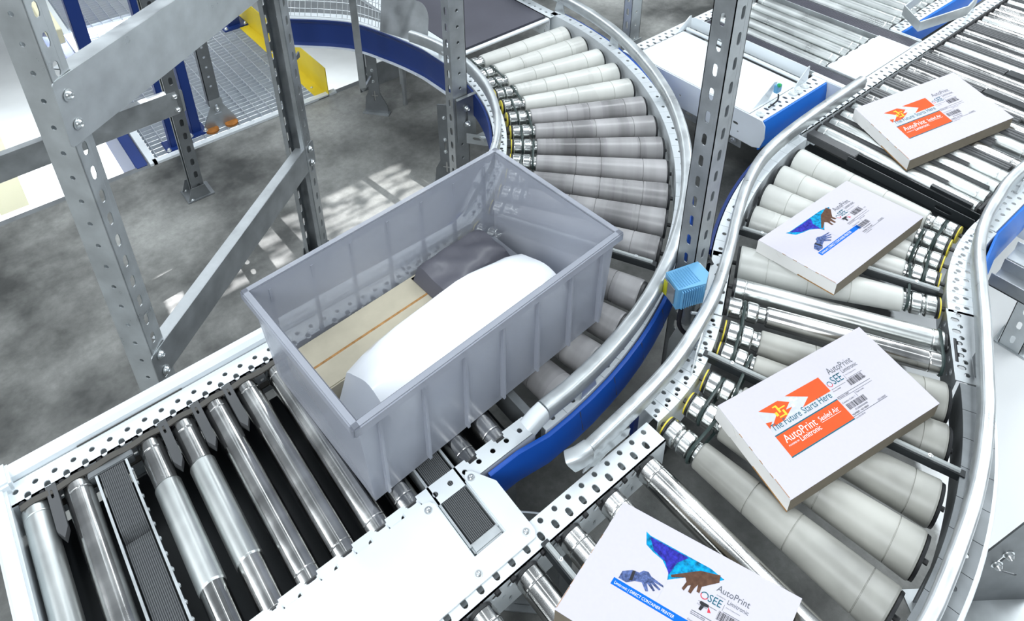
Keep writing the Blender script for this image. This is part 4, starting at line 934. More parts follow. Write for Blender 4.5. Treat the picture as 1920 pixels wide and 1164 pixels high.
BR = thing('branch_conveyor', (1.3, 2.7, 0), 'curved branch conveyor at the top with a navy side and wire mesh guard', 'conveyor')
bp_ = smooth_path([(1.455, 2.09, H-0.004), (1.452, 2.25, H-0.004), (1.444, 2.36, H-0.004), (1.404, 2.54, H-0.004), (1.331, 2.73, H-0.004), (1.145, 2.93, H-0.004), (1.11, 2.955, H-0.004)], 6)
mkobj('side_skirt', skirt(bp_[::-1], 0.135, -0.012), M['navy'], BR, label='navy side panel')
mb = MB(); mb.sweep(bp_, [(0.0, 0.004), (0.055, 0.004), (0.055, 0.0), (0.0, 0.0)]); mb.sweep([p-ZV*0.137 for p in bp_], [(-0.012, 0.004), (0.012, 0.004), (0.012, 0.0), (-0.012, 0.0)]); mkobj('top_flange', mb, M['white'], BR)
mb = MB()
dn = []
for i, p in enumerate(bp_): dn.append(p+Vector((0.36, 0.30, 0)) if p.y > 2.5 else p+Vector((0.08, 0.05, 0)))
o = [bp_[i] for i in range(12, len(bp_))]
mb.add([(p.x, p.y, H-0.02) for p in o]+[(p.x+0.40, p.y+0.42, H-0.02) for p in o], [(i, i+1, len(o)+i+1, len(o)+i) for i in range(len(o)-1)]); mkobj('bed', mb, M['zincdark'], BR)
# wire mesh guard : leaning panel made of wires
mb = MB(); base = [Vector((1.405, 2.55, H+0.01)), Vector((1.335, 2.73, H+0.01)), Vector((1.16, 2.92, H+0.01)), Vector((1.12, 2.95, H+0.01))]
bs = smooth_path(base, 10); off = Vector((0.10, 0.12, 0.22))
for p in bs: mb.cyl(p, p+off, 0.0018, 5)
for k in range(9):
    t = k/8; mb.tube([p+off*t for p in bs], 0.0018, 5)
o = mkobj('mesh_guard', mb, M['wire'], BR, label='wire mesh panel')
mb = MB(); q0 = Vector((1.395, 2.56, H)); q1 = Vector((1.475, 2.33, H)); dd = (q1-q0); Ld = dd.length; dd.normalize()
pts = [(0, 0.0), (Ld, 0.0), (Ld+0.005, 0.05)]+[(Ld-0.05+0.055*cos(a), 0.10+0.07*sin(a)) for a in [i*pi/16 for i in range(1, 9)]]+[(0, 0.175)]
mb.plate(pts, [], 0.002, MF(q0, dd, (ZV*0.92+Vector((0.3, 0.25, 0))).normalized())); mkobj('deflector_sheet', mb, M['zinc'], BR, label='grey sheet deflector with rounded corner')
for (x, y, zt, zb, dx) in ((1.075, 2.79, H+0.20, H-0.14, 0.06), (1.250, 2.49, H+0.22, H-0.20, 0.07)):
    mb = MB(); mb.sweep([(x, y, zt+0.3), (x, y, zb+0.01), (x+0.005, y+0.004, zb), (x+dx, y+dx*0.8, zb)], [(0.014, 0.004), (-0.014, 0.004), (-0.014, -0.004), (0.014, -0.004)], up=Vector((0.6, 0.8, 0))); mkobj('guard_bar', mb, M['zinc'], BR)
mb = MB(); mb.tube([(1.470, 2.08, H+0.045), (1.470, 2.24, H+0.045), (1.462, 2.27, H+0.045)], 0.020, 12); mb.tube([(1.462, 2.27, H+0.045), (1.455, 2.285, H+0.045)], 0.013, 10); mkobj('tube_rail', mb, M['white'], BR)
for y in (2.12, 2.21):
    mb = MB(); mb.cyl((1.47, y, H-0.004), (1.47, y, H+0.03), 0.014, 10); mkobj('rail_stub', mb, M['white'], BR)
RD = thing('roller_pin', (1.50, 2.40, 0), 'upright zinc rod with a small white roller head in front of the navy side', 'rod')
px_, py_ = 1.568, 2.700
mb = MB(); mb.cyl((px_, py_, 0.0), (px_, py_, 0.24), 0.011, 12); mb.cyl((px_, py_, 0.12), (px_, py_, 0.27), 0.016, 12); mkobj('rod', mb, M['zinc'], RD)
mb = MB(); mb.bbox(px_-0.022, px_+0.010, py_-0.010, py_+0.004, 0.27, 0.36, 0.003); mkobj('fork', mb, M['white'], RD)
mb = MB(); mb.cyl((px_+0.010, py_-0.006, 0.335), (px_+0.010, py_+0.010, 0.335), 0.026, 20); mkobj('wheel', mb, M['white'], RD)

# ================================================================== GRATING PLATFORM, COLUMNS, LOWER HALL
mb = MB(); x = 0.50
while x < 1.29: mb.box(x-0.0012, x+0.0012, 3.03, 6.2, -0.028, -0.002); x += 0.055
y = 3.05
while y < 6.2: mb.box(0.49, 1.29, y-0.0012, y+0.0012, -0.022, -0.002); y += 0.034
GR = thing('steel_grating', (0.9, 4.5, 0), 'galvanised walkway grating beyond the concrete edge at upper left', 'grating')
mkobj('bars', mb, M['grate'], GR)
mb = MB(); mb.box(0.47, 1.36, 3.0, 3.03, -0.04, 0.012); mb.box(0.455, 0.485, 3.0, 6.2, -0.04, 0.012); mkobj('edge_angle', mb, M['white'], GR, label='white edge angle')
mb = MB(); mb.bbox(0.40, 0.45, 2.98+0.04, 6.5, -0.30, 0.0, 0.003); BM = solo('floor_beam', mb, M['navy'], (0.42, 4.7, -0.15), 'navy beam running along the left side of the grating', 'beam')
mb = MB(); mb.bbox(0.33, 0.39, 3.9, 6.5, 0.25, 0.33, 0.003); solo('hand_rail', mb, M['cream'], (0.36, 5.2, 0.29), 'cream coloured horizontal rail above the navy beam at upper left', 'rail')
YG = thing('kick_plate', (1.3, 4.0, 0), 'bright yellow kick plate along the right side of the grating', 'kick plate')
mb = MB(); mb.box(1.315, 1.319, 3.0, 5.6, 0.0, 0.16); mkobj('upright_sheet', mb, M['yellow'], YG)
mb = MB(); mb.box(1.262, 1.315, 3.0, 5.6, 0.0, 0.004); mkobj('base_flange', mb, M['yellow'], YG)
for i in range(5):
    mb = MB(); bolt(mb, (1.285, 3.12+i*0.45, 0.004), ZV, 0.006, 0.005); mkobj('screw', mb, M['bolt'], YG)
def column(x, y, w, d, z0, z1, m, name, label, cat='column', pl=True):
    T = thing(name, (x, y, z0), label, cat)
    mb = MB(); mb.bbox(x-w/2, x+w/2, y-d/2, y+d/2, z0, z1, 0.003); mkobj('shaft', mb, M[m], T)
    if pl:
        mb = MB(); mb.bbox(x-w, x+w, y-d, y+d, z0, z0+0.012, 0.003); mkobj('foot_plate', mb, M[m], T)
        for a in (-1, 1):
            mb = MB(); bolt(mb, (x+a*w*0.8, y-d*0.8, z0+0.012), ZV, 0.008, 0.012); mkobj('anchor_bolt', mb, M['bolt'], T)
    return T
column(0.592, 3.085, 0.050, 0.05, 0.0, 2.4, 'navy', 'steel_column', 'navy square column at the corner of the grating, left of the rusty-footed leg')
column(0.700, 3.13, 0.042, 0.05, 0.0, 2.4, 'navy', 'steel_column', 'slim navy column directly behind the small slotted rack frame')
column(1.245, 4.03, 0.07, 0.07, 0.0, 2.4, 'navy', 'steel_column', 'navy column with a bolted foot plate at the far end of the yellow kick plate')
column(0.445, 3.75, 0.06, 0.06, 0.0, 2.4, 'navy', 'steel_column', 'navy column rising above the cream rail at upper left')
column(0.96, 4.02, 0.07, 0.07, 0.0, 0.40, 'zincdark', 'short_post', 'short grey post standing on the grating near the top of the picture', 'post')
RL = thing('conveyor_leg', (0.80, 3.11, 0), 'grey perforated leg with rusty orange foot pads on the grating', 'conveyor leg')
mb = MB(); mb.plate([(-0.028, 0.12), (0.028, 0.12), (0.028, 0.75), (-0.028, 0.75)], [disc(0, 0.22+i*0.05, 0.006, 8) for i in range(10)], 0.003, MF((0.805, 3.10, 0), (1, 0, 0), ZV)); mb.box(0.777, 0.780, 3.10, 3.135, 0.12, 0.75); mkobj('upright', mb, M['zincdark'], RL)
mb = MB(); mb.plate([(-0.075, 0.004), (0.075, 0.004), (0.078, 0.02), (0.03, 0.115), (0.03, 0.15), (-0.03, 0.15), (-0.03, 0.115), (-0.078, 0.02)], [slot(0, 0.10, 0.010, 0.05, 3), slot(0, 0.075, 0.007, 0.035, 3, pi/2)], 0.004, MF((0.808, 3.095, 0), (1, 0, 0), ZV)); mkobj('flared_plate', mb, M['zinc'], RL)
for s in (-1, 1):
    mb = MB(); mb.lathe([(0, 0.03), (0.010, 0.03), (0.012, 0.02)], 16, Matrix.Translation((0.808+s*0.046, 3.085, 0.001)) @ Matrix.Rotation(-pi/2, 4, 'Y')); mkobj('rust_pad', mb, M['rust'], RL, label='rusty orange pad')
mb = MB(); bolt(mb, (0.808, 3.092, 0.10), (0, -1, 0), 0.008, 0.010); mkobj('bolt', mb, M['bolt'], RL)
# lower hall
for (x, y, w, lb) in ((-0.10, 4.8, 0.16, 'cream column standing in the lower hall at the far left'), (0.30, 5.2, 0.14, 'second cream column, further back in the lower hall')):
    column(x, y, w, w, -2.6, 1.2, 'cream', 'hall_column', lb, 'column', False)
CB = thing('hall_beam', (0.0, 4.3, -0.6), 'pale steel beam crossing below the platform at left', 'beam')
mb = MB(); mb.bbox(-1.5, 0.39, 4.15, 4.25, -0.95, -0.80, 0.004); mkobj('beam', mb, M['lower'], CB)
ci = 0
def crate(x, y, z, rot, label):
    T = thing('plastic_crate', (x, y, z), label, 'crate', None); w, d, h = 0.40, 0.30, 0.22
    Mx = Matrix.Translation((x, y, z)) @ Matrix.Rotation(rot, 4, 'Z')
    mb = MB(); mb.box(-w/2, w/2, -d/2, d/2, 0, 0.01, Mx)
    for a in (-1, 1):
        mb.box(-w/2, w/2, a*d/2-0.006, a*d/2+0.006, 0, h, Mx); mb.box(a*w/2-0.006, a*w/2+0.006, -d/2, d/2, 0, h, Mx)
    mkobj('shell', mb, M['crate'], T)
    mb = MB(); mb.box(-w/2-0.012, w/2+0.012, -d/2-0.012, -d/2+0.004, h-0.03, h, Mx); mb.box(-w/2-0.012, w/2+0.012, d/2-0.004, d/2+0.012, h-0.03, h, Mx); mb.box(-w/2-0.012, -w/2+0.004, -d/2, d/2, h-0.03, h, Mx); mb.box(w/2-0.004, w/2+0.012, -d/2, d/2, h-0.03, h, Mx)
    for k in (-1, 0, 1): mb.box(k*w/2*0.8-0.006, k*w/2*0.8+0.006, -d/2-0.012, -d/2, 0.0, h, Mx)
    mkobj('rim', mb, M['crate'], T)
for i, (x, y, z, lb) in enumerate(((2.05, 3.95, -1.25, 'topmost pale grey crate of the left stack seen through the gap beside the yellow plate'), (2.05, 3.95, -1.50, 'pale grey crate second from top in the left stack below the gap'), (2.50, 3.90, -1.25, 'topmost pale grey crate of the right stack below the gap'), (2.50, 3.90, -1.50, 'pale grey crate second from top in the right stack below the gap'), (2.05, 3.95, -1.75, 'lowest visible crate of the left stack below the gap'))):
    crate(x, y, z, -0.25, lb)
mb = MB(); mb.bbox(1.75, 2.75, 3.65, 4.20, -1.80, -1.755, 0.004); T = thing('pallet_rack', (2.2, 3.9, -2.6), 'pale rack carrying the crates on the level below', 'rack'); mkobj('shelf', mb, M['crate'], T)
for x in (1.80, 2.70):
    for y in (3.7, 4.15): mb = MB(); mb.bbox(x-0.03, x+0.03, y-0.03, y+0.03, -2.6, -1.80, 0.003); mkobj('leg', mb, M['crate'], T)

# ================================================================== SCANNER
SCN = thing('barcode_scanner', (1.27, 0.80, H), 'light blue barcode scanner on a bracket between the two curved conveyors', 'scanner')
Ms = Matrix.Translation((1.222, 0.797, H+0.068)) @ Matrix.Rotation(radians(-16), 4, 'Z')
mb = MB(); bm_ = [(-0.045, -0.032), (0.030, -0.040), (0.058, -0.012), (0.055, 0.030), (-0.040, 0.030)]
zz = 0.034
vs = [(x, y, -zz) for x, y in bm_]+[(x, y, zz) for x, y in bm_]; k = 5
mb.add(vs, [tuple(reversed(range(k))), tuple(range(k, 2*k))]+[(i, (i+1) % k, k+(i+1) % k, k+i) for i in range(k)], Ms)
mkobj('housing', mb, M['scanblue'], SCN)
mb = MB()
for i in range(9): mb.box(-0.038+i*0.0072, -0.036+i*0.0072, -0.028, 0.024, zz, zz+0.0022, Ms)
for i in range(10): mb.box(-0.036+i*0.0066, -0.034+i*0.0066, -0.0415+0.000, -0.034, -zz*0.85, zz*0.85, Ms)
mkobj('cooling_ribs', mb, M['scanblue'], SCN)
mb = MB(); mb.box(-0.0475, -0.0445, -0.020, 0.024, -0.026, 0.024, Ms); mkobj('scan_window', mb, M['scanglass'], SCN, label='dark scan window')
mb = MB(); mb.box(-0.0490, -0.0474, 0.008, 0.022, -0.024, 0.022, Ms); mkobj('warning_sticker', mb, M['acid'], SCN, label='yellow sticker')
mb = MB(); mb.box(0.055, 0.060, -0.012, 0.028, -0.030, 0.030, Ms); mkobj('rear_cover', mb, M['white'], SCN)
mb = MB(); mb.tube([(1.240, 0.797, H+0.036), (1.262, 0.802, H-0.10)], 0.012, 10); mb.bbox(1.262, 1.290, 0.80, 0.826, H-0.12, H+0.03, 0.003); mkobj('mounting_stem', mb, M['zinc'], SCN)
mb = MB(); mb.tube(smooth_path([(1.215, 0.79, H+0.036), (1.200, 0.783, H-0.04), (1.215, 0.765, H-0.075), (1.245, 0.765, H-0.06), (1.262, 0.770, H-0.03), (1.285, 0.755, H-0.02), (1.295, 0.75, H-0.07), (1.28, 0.765, H-0.12)], 8), 0.006, 8); mkobj('cable', mb, M['cable'], SCN, label='looped black cable')
mb = MB(); mb.tube([(1.236, 0.775, H-0.022), (1.262, 0.758, H-0.030)], 0.004, 6); mb.tube([(1.258, 0.762, H-0.026), (1.274, 0.756, H-0.03)], 0.007, 8); mkobj('cable_tie', mb, M['white'], SCN)
mb = MB()
for k in range(5):
    mb.tube([(1.375+0.004*k+0.030*cos(a), 0.835+0.01*k+0.02*sin(a)*0.4, H-0.03+0.045*sin(a)+0.004*k) for a in [2*pi*i/18 for i in range(18)]], 0.005, 6, True, up=Vector((0, 1, 0)))
solo('cable_coil', mb, M['cable'], (1.385, 0.85, H-0.03), 'coil of black cable hanging behind the tall slotted post', 'cable')
mb = MB(); mb.tube(smooth_path([(0.98, 0.76, 0.30), (1.05, 0.735, 0.10), (1.16, 0.74, 0.02), (1.27, 0.80, 0.03)]), 0.005, 6); solo('floor_cable', mb, M['cable'], (1.1, 0.75, 0.1), 'single black cable drooping to the floor behind the blue skirt', 'cable')

# right side fittings
BT = thing('support_bracket', (2.15, 0.36, H-0.1), 'grey channel brackets sticking out below the bright blue panel at right', 'bracket')
mb = MB(); mb.bbox(2.075, 2.165, 0.235, 0.375, H-0.155, H-0.150, 0.001); mb.box(2.075, 2.078, 0.235, 0.375, H-0.155, H-0.11); mb.box(2.162, 2.165, 0.235, 0.375, H-0.155, H-0.11); mkobj('channel', mb, M['zinc'], BT)
mb = MB(); mb.bbox(2.178, 2.235, 0.225, 0.375, H-0.12, H-0.115, 0.001); mb.box(2.232, 2.235, 0.225, 0.375, H-0.12, H-0.085); mkobj('channel', mb, M['zincpale'], BT)
FP = thing('conveyor_leg', (1.62, 0.0, 0), 'big flared steel leg with cross slot and two bolts at the bottom right corner', 'conveyor leg')
pO = Vector((1.342, 0.118, 0)); dd = Vector((0.80, -0.60, 0))
mb = MB(); mb.plate([(-0.005, -0.02), (0.27, -0.02), (0.27, 0.42), (0.19, 0.42), (0.145, 0.30), (0.085, 0.150), (0.010, 0.145), (-0.005, 0.13)], [slot(0.150, 0.175, 0.011, 0.060, 4, -0.35), slot(0.100, 0.100, 0.006, 0.045, 4, 0.9), slot(0.185, 0.105, 0.006, 0.045, 4, 1.1), disc(0.185, 0.245, 0.008, 10)], 0.004, MF(pO+Vector((0, 0, 0.022)), dd, ZV)); mkobj('leg_plate', mb, M['zincdark'], FP)
for (a, b) in ((0.155, 0.192), (0.142, 0.150)):
    mb = MB(); bolt(mb, pO+dd*a+Vector((0, 0, b+0.02)), dd.cross(ZV), 0.010, 0.012); mkobj('bolt', mb, M['bolt'], FP)
mb = MB(); mb.box(-0.02, 0.30, -0.05, 0.03, 0, 0.003, MF(pO, dd, Vector((0.60, 0.80, 0)))); mkobj('foot_plate', mb, M['zincpale'], FP)

# ================================================================== CARTONS
def text_verts(body, size=1.0):
    c = bpy.data.curves.new('t', 'FONT'); c.body = body; c.size = size; c.resolution_u = 3
    o = bpy.data.objects.new('t', c); COL.objects.link(o)
    bpy.context.view_layer.update()
    me = o.to_mesh(); vs = [v.co.copy() for v in me.vertices]; fs = [list(p.vertices) for p in me.polygons]
    o.to_mesh_clear(); bpy.data.objects.remove(o); return vs, fs
def carton(Apt, Bpt, Dpt, h, label, art):
    """A top-left, B top-right, D bottom-left of the printed face"""
    A_, B_, D_ = Vector((*Apt, 0)), Vector((*Bpt, 0)), Vector((*Dpt, 0)); u = B_-A_; v = D_-A_
    lu, lv = u.length, v.length; z0 = H+0.0006; ctr = A_+(u+v)/2
    T = thing('carton', (ctr.x, ctr.y, z0), label, 'carton', 'white printed cartons on the S-shaped roller line')
    F3 = Matrix(((u.x, v.x, 0, A_.x), (u.y, v.y, 0, A_.y), (0, 0, 1, z0), (0, 0, 0, 1)))
    mb = MB()   # body with small rounded vertical edges
    eu, e_v = 0.003/lu, 0.003/lv
    mb.box(0, 1, 0, 1, 0, h-0.0006, F3); mb.cur = 1
    body = MB(); body.add([(0,0,0),(1,0,0),(1,1,0),(0,1,0),(0,0,h-0.0008),(1,0,h-0.0008),(1,1,h-0.0008),(0,1,h-0.0008)], [], F3)
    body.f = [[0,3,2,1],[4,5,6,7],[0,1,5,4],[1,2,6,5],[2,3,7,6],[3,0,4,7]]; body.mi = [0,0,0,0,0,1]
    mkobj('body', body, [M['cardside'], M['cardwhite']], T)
    lid = MB(); lid.box(-0.001, 1.001, -0.002, 1.002, h-0.0010, h, F3); mkobj('lid', lid, M['card'], T, label='white printed lid')
    ed = MB()
    for (a, b, c, d_) in ((0, 0.012, 0.15, 0.22), (0, 0.012, 0.35, 0.36)): pass
    # kraft edge: thin brown line along the bottom of the flap side and at the tuck slits
    ed.box(-0.0016, 0.0, 0.55, 1.0, 0.0002, 0.0036, F3)
    mkobj('brown_board_edge', ed, M['kraft'], T)
    for t in (0.32, 0.46, 0.60, 0.74): mkobj('tuck_slit', MB().box(-0.0016, 0.0006, t, t+0.045, h-0.0012, h+0.0002, F3), M['kraft'], T)
    mkobj('tuck_slit', MB().box(0.0005, 0.0035, 0.80, 0.985, h-0.0002, h+0.0003, F3), M['kraft'], T)
    fl_ = MB(); fl_.plate([(0.0, 0.0), (0.22, 0.0), (0.30, h*0.55), (0.22, h*0.98), (0.0, h*0.98)], [], 0.0012, Matrix(((0, 0, -1/lu, -0.001), (1, 0, 0, 0), (0, 1, 0, 0), (0, 0, 0, 1))) if 0 else Matrix.Identity(4))
    fl2 = MB(); fl2.v = [tuple(F3 @ Vector((-0.002+z_/lu*-1*0-0.0012*(1 if z_ < 0 else 0), x_, y_))) for x_, y_, z_ in fl_.v]; fl2.f = fl_.f; fl2.mi = fl_.mi
    mkobj('tuck_flap', fl2, M['cardwhite'], T)
    zt = h+0.0002
    lay = [0]
    def poly(ps, m_, name, k=0, lab=None):
        lay[0] += 1
        mb = MB(); zz = zt+0.00012*k
        mb.plate([(p[0], p[1]) for p in ps], [], 0.0001, F3 @ Matrix.Translation((0, 0, zz))); return mkobj(name, mb, M[m_], T, label=lab, smooth=False)
    def multi(rects, m_, name, k=0, lab=None):
        mb = MB(); zz = zt+0.00012*k
        for ps in rects: mb.plate(ps, [], 0.0001, F3 @ Matrix.Translation((0, 0, zz)))
        return mkobj(name, mb, M[m_], T, label=lab, smooth=False)
    def text(body_, s0, t0, width, m_, name, k=2, slope=0.0, hs=1.0, lab=None):
        """baseline start (s0,t0), width as a fraction of the long side"""
        vs, fs = text_verts(body_); xs_ = [q.x for q in vs]; w = max(xs_)-min(xs_); sc = width*lu/w
        mb = MB(); out = []
        for q in vs:
            x_ = (q.x-min(xs_))*sc; y_ = q.y*sc*hs
            out.append((s0+x_/lu, t0+slope*x_/lu-y_/lv, zt+0.00012*k))
        mb.add(out, fs, F3); return mkobj(name, mb, M[m_], T, label=lab, smooth=False)
    def bars(s0, s1, t0, t1, sd):
        rnd = random.Random(sd); x_ = s0; rc = []
        while x_ < s1:
            w = rnd.choice((0.0012, 0.0022, 0.0034)); rc.append([(x_, t0), (min(x_+w, s1), t0), (min(x_+w, s1), t1), (x_, t1)]); x_ += w+rnd.choice((0.0012, 0.0022, 0.003))
        return rc
    def R_(s0, s1, t0, t1): return [(s0, t0), (s1, t0), (s1, t1), (s0, t1)]
    # shipping block, common to all
    text('AutoPrint', 0.628, 0.268, 0.172, 'pgrey', 'product_name', hs=1.15)
    text('POWERED BY', 0.640, 0.300, 0.048, 'pgrey', 'small_print'); text('Limitronic', 0.700, 0.318, 0.108, 'pgrey', 'maker_name', hs=1.2)
    text('SEE', 0.612, 0.372, 0.068, 'pteal', 'logo_text', hs=1.2)
    ring = MB(); n = 20; zz = zt+0.0002
    def rg(a0_, a1_, m_):
        mb = MB(); r0_, r1_ = 0.0052, 0.0068; N = 14; vs = []; fs = []
        for i in range(N+1):
            a = a0_+(a1_-a0_)*i/N
            for r in (r0_, r1_): vs.append((0.590+r*cos(a)/lu, 0.348+r*sin(a)/lv, zz))
        for i in range(N): fs.append((2*i, 2*i+1, 2*i+3, 2*i+2))
        mb.add(vs, fs, F3); mkobj('logo_ring', mb, M[m_], T, smooth=False)
    rg(0.3, 3.4, 'pred'); rg(3.4, 6.58, 'pteal')
    multi(bars(0.682, 0.785, 0.392, 0.458, 3), 'pblack', 'barcode'); multi(bars(0.575, 0.700, 0.580, 0.640, 5), 'pblack', 'barcode')
    multi([R_(0.572, 0.80, 0.398, 0.402) if 0 else R_(0.575, 0.672, 0.400, 0.404), R_(0.692, 0.694, 0.335, 0.385), R_(0.70, 0.80, 0.382, 0.386), R_(0.566, 0.80, 0.486, 0.491), R_(0.566, 0.80, 0.512, 0.516), R_(0.668, 0.670, 0.520, 0.575), R_(0.56, 0.80, 0.706, 0.711)], 'pgrey', 'rule_lines')
    text('Product 00000', 0.575, 0.430, 0.052, 'pgrey', 'small_print'); text('Ref Number: 00000', 0.566, 0.507, 0.075, 'pblack', 'small_print')
    text('Country Code: 1', 0.566, 0.565, 0.088, 'pgrey', 'small_print'); text('(01)00000000000', 0.60, 0.668, 0.085, 'pgrey', 'small_print')
    text('NUMBER : NO 00000', 0.566, 0.698, 0.110, 'pblack', 'small_print'); text('Date: Company Name', 0.704, 0.350, 0.072, 'pgrey', 'small_print')
    text('Stock code:', 0.676, 0.540, 0.055, 'pgrey', 'small_print'); text('(01) 00000', 0.740, 0.702, 0.055, 'pgrey', 'small_print')
    text('0 LB', 0.770, 0.452, 0.022, 'pblack', 'weight_text') if art == 'orange' else text('0 LB', 0.800, 0.452, 0.02, 'pblack', 'weight_text')
    text('Line SKU 00 00', 0.566, 0.735, 0.065, 'pgrey', 'small_print')
    if art == 'orange':
        poly([(0.150, 0.232), (0.566, 0.235), (0.566, 0.462), (0.150, 0.478)], 'ppale', 'picture_panel', 0)
        poly([(0.335, 0.232), (0.566, 0.235), (0.566, 0.405), (0.375, 0.405), (0.440, 0.345)], 'porange', 'orange_arrow', 1)
        poly([(0.158, 0.235), (0.285, 0.235), (0.335, 0.300), (0.290, 0.345), (0.330, 0.350), (0.245, 0.420), (0.165, 0.420), (0.235, 0.335)], 'porange', 'orange_arrow', 1)
        poly([(0.150, 0.360), (0.185, 0.375), (0.150, 0.425)], 'porange', 'orange_arrow', 1)
        multi([R_(0.235, 0.260, 0.262, 0.275), R_(0.25, 0.262, 0.275, 0.34), R_(0.262, 0.30, 0.30, 0.312), R_(0.225, 0.24, 0.32, 0.36), R_(0.27, 0.282, 0.33, 0.39), R_(0.235, 0.27, 0.372, 0.384)], 'pyellow', 'yellow_figure', 2)
        multi([R_(0.345, 0.36, 0.27, 0.30), R_(0.355, 0.385, 0.30, 0.315), R_(0.33, 0.345, 0.33, 0.36)], 'pwhite', 'white_figure', 2)
        text('The Future Starts Here', 0.158, 0.462, 0.392, 'pteal', 'slogan', hs=1.15, k=3)
        poly(R_(0.145, 0.560, 0.505, 0.722), 'porange', 'orange_banner', 0)
        multi([R_(0.145, 0.560, 0.495, 0.507), R_(0.145, 0.560, 0.720, 0.731)], 'pteal', 'banner_rule', 1)
        text('AutoPrint', 0.172, 0.603, 0.205, 'pwhite', 'product_name', hs=1.1, k=3); text('POWERED BY', 0.172, 0.640, 0.066, 'pwhite', 'small_print', k=3)
        text('Limitronic', 0.246, 0.655, 0.132, 'pwhite', 'maker_name', hs=1.1, k=3); text('Sealed Air', 0.398, 0.595, 0.130, 'pwhite', 'maker_name', hs=1.1, k=3)
        multi([R_(0.398, 0.53, 0.606, 0.609)], 'pwhite', 'thin_rule', 3)
    else:
        # draped blue cloth, brown hand pinching it, jointed metal hand below
        poly([(0.186, 0.128), (0.215, 0.142), (0.560, 0.140), (0.640, 0.165), (0.600, 0.225), (0.500, 0.265), (0.430, 0.345), (0.398, 0.385), (0.385, 0.330), (0.330, 0.268), (0.268, 0.248), (0.220, 0.222)], 'pcyan', 'blue_cloth', 0)
        poly([(0.215, 0.150), (0.440, 0.150), (0.400, 0.230), (0.392, 0.345), (0.345, 0.268), (0.270, 0.235)], 'pindigo', 'cloth_shade', 1)
        poly([(0.615, 0.150), (0.625, 0.205), (0.585, 0.262), (0.560, 0.300), (0.563, 0.352), (0.548, 0.352), (0.540, 0.300), (0.532, 0.335), (0.528, 0.388), (0.512, 0.385), (0.510, 0.330), (0.498, 0.345), (0.492, 0.395), (0.478, 0.385), (0.484, 0.325), (0.470, 0.300), (0.410, 0.352), (0.401, 0.338), (0.470, 0.255), (0.520, 0.195)], 'pbrown', 'hand_print', 2)
        poly([(0.185, 0.560), (0.185, 0.500), (0.225, 0.455), (0.262, 0.445), (0.275, 0.415), (0.300, 0.405), (0.322, 0.425), (0.395, 0.440), (0.400, 0.452), (0.345, 0.452), (0.392, 0.475), (0.388, 0.488), (0.335, 0.470), (0.372, 0.505), (0.365, 0.516), (0.318, 0.485), (0.345, 0.535), (0.333, 0.545), (0.295, 0.500), (0.262, 0.520), (0.230, 0.560)], 'psteel', 'metal_hand_print', 1)
        poly([(0.228, 0.455), (0.242, 0.448), (0.252, 0.525), (0.236, 0.535)], 'pblack', 'metal_wrist', 2)
        multi([R_(0.3990, 0.4005, 0.385, 0.572)], 'ppale', 'thread_line', 1)
        poly(R_(0.165, 0.600, 0.572, 0.628), 'pblue', 'blue_stripe', 0)
        text('Limitronic | DIRECT CONTAINER PRINTER', 0.180, 0.614, 0.330, 'pwhite', 'stripe_text', k=2, hs=1.3)
        poly([(0.585, 0.395), (0.628, 0.395), (0.632, 0.415), (0.612, 0.420), (0.606, 0.460), (0.592, 0.460), (0.594, 0.422), (0.584, 0.415)], 'pblack', 'printer_icon', 1)
        poly([(0.630, 0.408), (0.652, 0.440), (0.636, 0.450)], 'pred', 'red_spray', 1)
    return T
carton((1.5265, 0.790), (1.9405, 0.7725), (1.546, 0.570), 0.042, 'white carton with blue cloth and hands print, on pale tapered rollers, farther one', 'hands')
carton((1.0275, 0.5425), (1.462, 0.4625), (0.970, 0.3255), 0.042, 'white carton with orange banner print, the larger one in the middle of the S curve', 'orange')
carton((2.315, 0.960), (2.800, 0.856), (2.180, 0.703), 0.042, 'white carton with orange banner print, the far one at the upper right', 'orange')
carton((0.7145, 0.5255), (0.7145+0.1315*1.27*1.0, 0.5255-0.348*1.27*1.0) if 0 else (0.8330, 0.2130), (0.483, 0.472), 0.042, 'white carton with blue cloth and hands print, the nearest one at the bottom edge', 'hands')

# ================================================================== TOTE (passing along the left conveyor) AND ITS CONTENTS
TT = thing('tote', (0.68, 1.06, H), 'open blue-grey plastic tote with loaded goods passing from the curve onto the left conveyor', 'tote')
Lx, Ly, Hz = 0.72, 0.42, 0.285
Mt = Matrix.Translation((0.675, 1.075, H+0.001)) @ Matrix.Rotation(radians(3.5), 4, 'Z')
def shell(mb, lx, ly, hz, th, taper):
    o_ = []
    for z_, k in ((0, 1-taper), (hz, 1.0)):
        for r in ((lx/2*k, ly/2*k), (lx/2*k-th, ly/2*k-th)):
            o_ += [(a*r[0], b*r[1], z_ if z_ > 0 or r[0] == lx/2*k else th) for a, b in ((-1, -1), (1, -1), (1, 1), (-1, 1))]
    fs = []
    for i in range(4):
        j = (i+1) % 4
        fs += [(i, j, 8+j, 8+i), (4+j, 4+i, 12+i, 12+j), (8+i, 8+j, 12+j, 12+i)]
    fs += [(3, 2, 1, 0), (4, 5, 6, 7)]
    return mb.add(o_, fs, Mt)
mkobj('shell', shell(MB(), Lx, Ly, Hz, 0.004, 0.05), M['tote'], TT)
mb = MB(); a, b = Lx/2, Ly/2
for s in (-1, 1):
    mb.bbox(-a-0.014, a+0.014, s*(b+0.005)-0.009, s*(b+0.005)+0.009, Hz-0.022, Hz+0.003, 0.003, Mt)
    mb.bbox(s*(a+0.005)-0.009, s*(a+0.005)+0.009, -b-0.014, b+0.014, Hz-0.022, Hz+0.003, 0.003, Mt)
mkobj('rim', mb, M['tote'], TT)
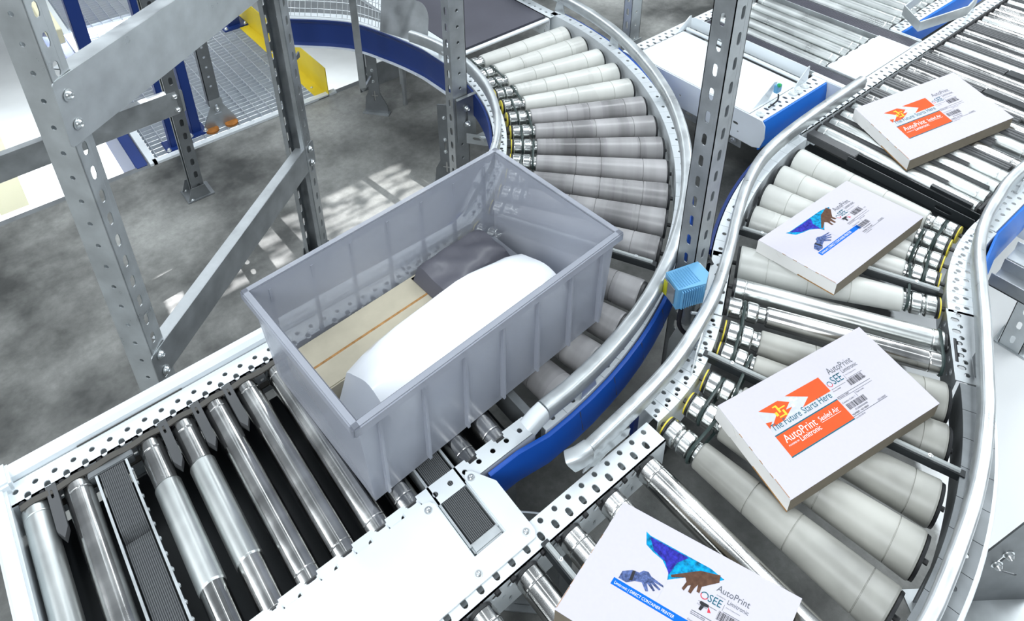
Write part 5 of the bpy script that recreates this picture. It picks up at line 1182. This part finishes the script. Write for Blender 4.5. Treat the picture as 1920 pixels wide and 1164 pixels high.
for k in range(-3, 4):
    for s in (-1, 1):
        mb = MB(); mb.box(k*0.105-0.003, k*0.105+0.003, s*(b*0.97), s*(b*0.97)+s*0.012, 0.02, Hz-0.02, Mt); mkobj('rib', mb, M['tote'], TT)
def slump(lx, ly, h, M_, seed, n=14, flat=0.75, name='', m='', label='', cat=''):
    rnd = random.Random(seed); mb = MB(); vs = []; fs = []
    ph_ = [rnd.random()*6 for _ in range(6)]
    for i in range(n+1):
        for j in range(n+1):
            u, v = i/n*2-1, j/n*2-1
            e_ = (1-abs(u)**6)*(1-abs(v)**6)
            z = h*e_**0.35*(flat+(1-flat)*(0.5+0.5*sin(3*u+ph_[0])*cos(4*v+ph_[1])))+0.004*sin(9*u+5*v+ph_[2])*e_
            vs.append((u*lx/2, v*ly/2, max(z, 0.0)))
    for i in range(n):
        for j in range(n): a_ = i*(n+1)+j; fs.append((a_, a_+n+1, a_+n+2, a_+1))
    k = len(vs); vs += [(x_, y_, 0.0) for x_, y_, z in vs]
    for i in range(n):
        for j in range(n): a_ = k+i*(n+1)+j; fs.append((a_, a_+1, a_+n+2, a_+n+1))
    bnd = [i*(n+1) for i in range(n+1)]+[n*(n+1)+j for j in range(1, n+1)]+[i*(n+1)+n for i in range(n-1, -1, -1)]+[j for j in range(n-1, 0, -1)]
    for i in range(len(bnd)): a_, b_ = bnd[i], bnd[(i+1) % len(bnd)]; fs.append((a_, b_, k+b_, k+a_))
    mb.add(vs, fs, M_); c = M_ @ Vector((0, 0, 0))
    return solo(name, mb, M[m], (c.x, c.y, c.z), label, cat)
mb = MB(); Mc = Mt @ Matrix.Translation((-0.02, 0.110, 0.006))
mb.bbox(-0.30, 0.30, -0.07, 0.075, 0, 0.06, 0.003, Mc); CT = thing('cardboard_box', tuple(Mc @ Vector((0, 0, 0))), 'long flat beige cardboard box lying in the tote along its far wall', 'box'); mkobj('body', mb, M['beige'], CT)
mb = MB(); mb.box(-0.30, 0.30, -0.003, 0.003, 0.06, 0.0605, Mc); mkobj('lid_seam', mb, M['kraft'], CT)
slump(0.60, 0.225, 0.190, Mt @ Matrix.Translation((0.0, -0.080, 0.0062)), 3, flat=0.8, name='poly_bag', m='polywhite', label='shiny white poly bag filling the near half of the tote', cat='bag')
slump(0.24, 0.13, 0.055, Mt @ Matrix.Translation((0.155, 0.112, 0.0675)), 5, name='pouch', m='greypouch', label='dark grey pouch on top of the beige cardboard box in the tote', cat='pouch')  # dark lump added for the shade on the tote's far inner wall
for o in PROTO:
    for c in list(o.children): bpy.data.objects.remove(c)
    bpy.data.objects.remove(o)
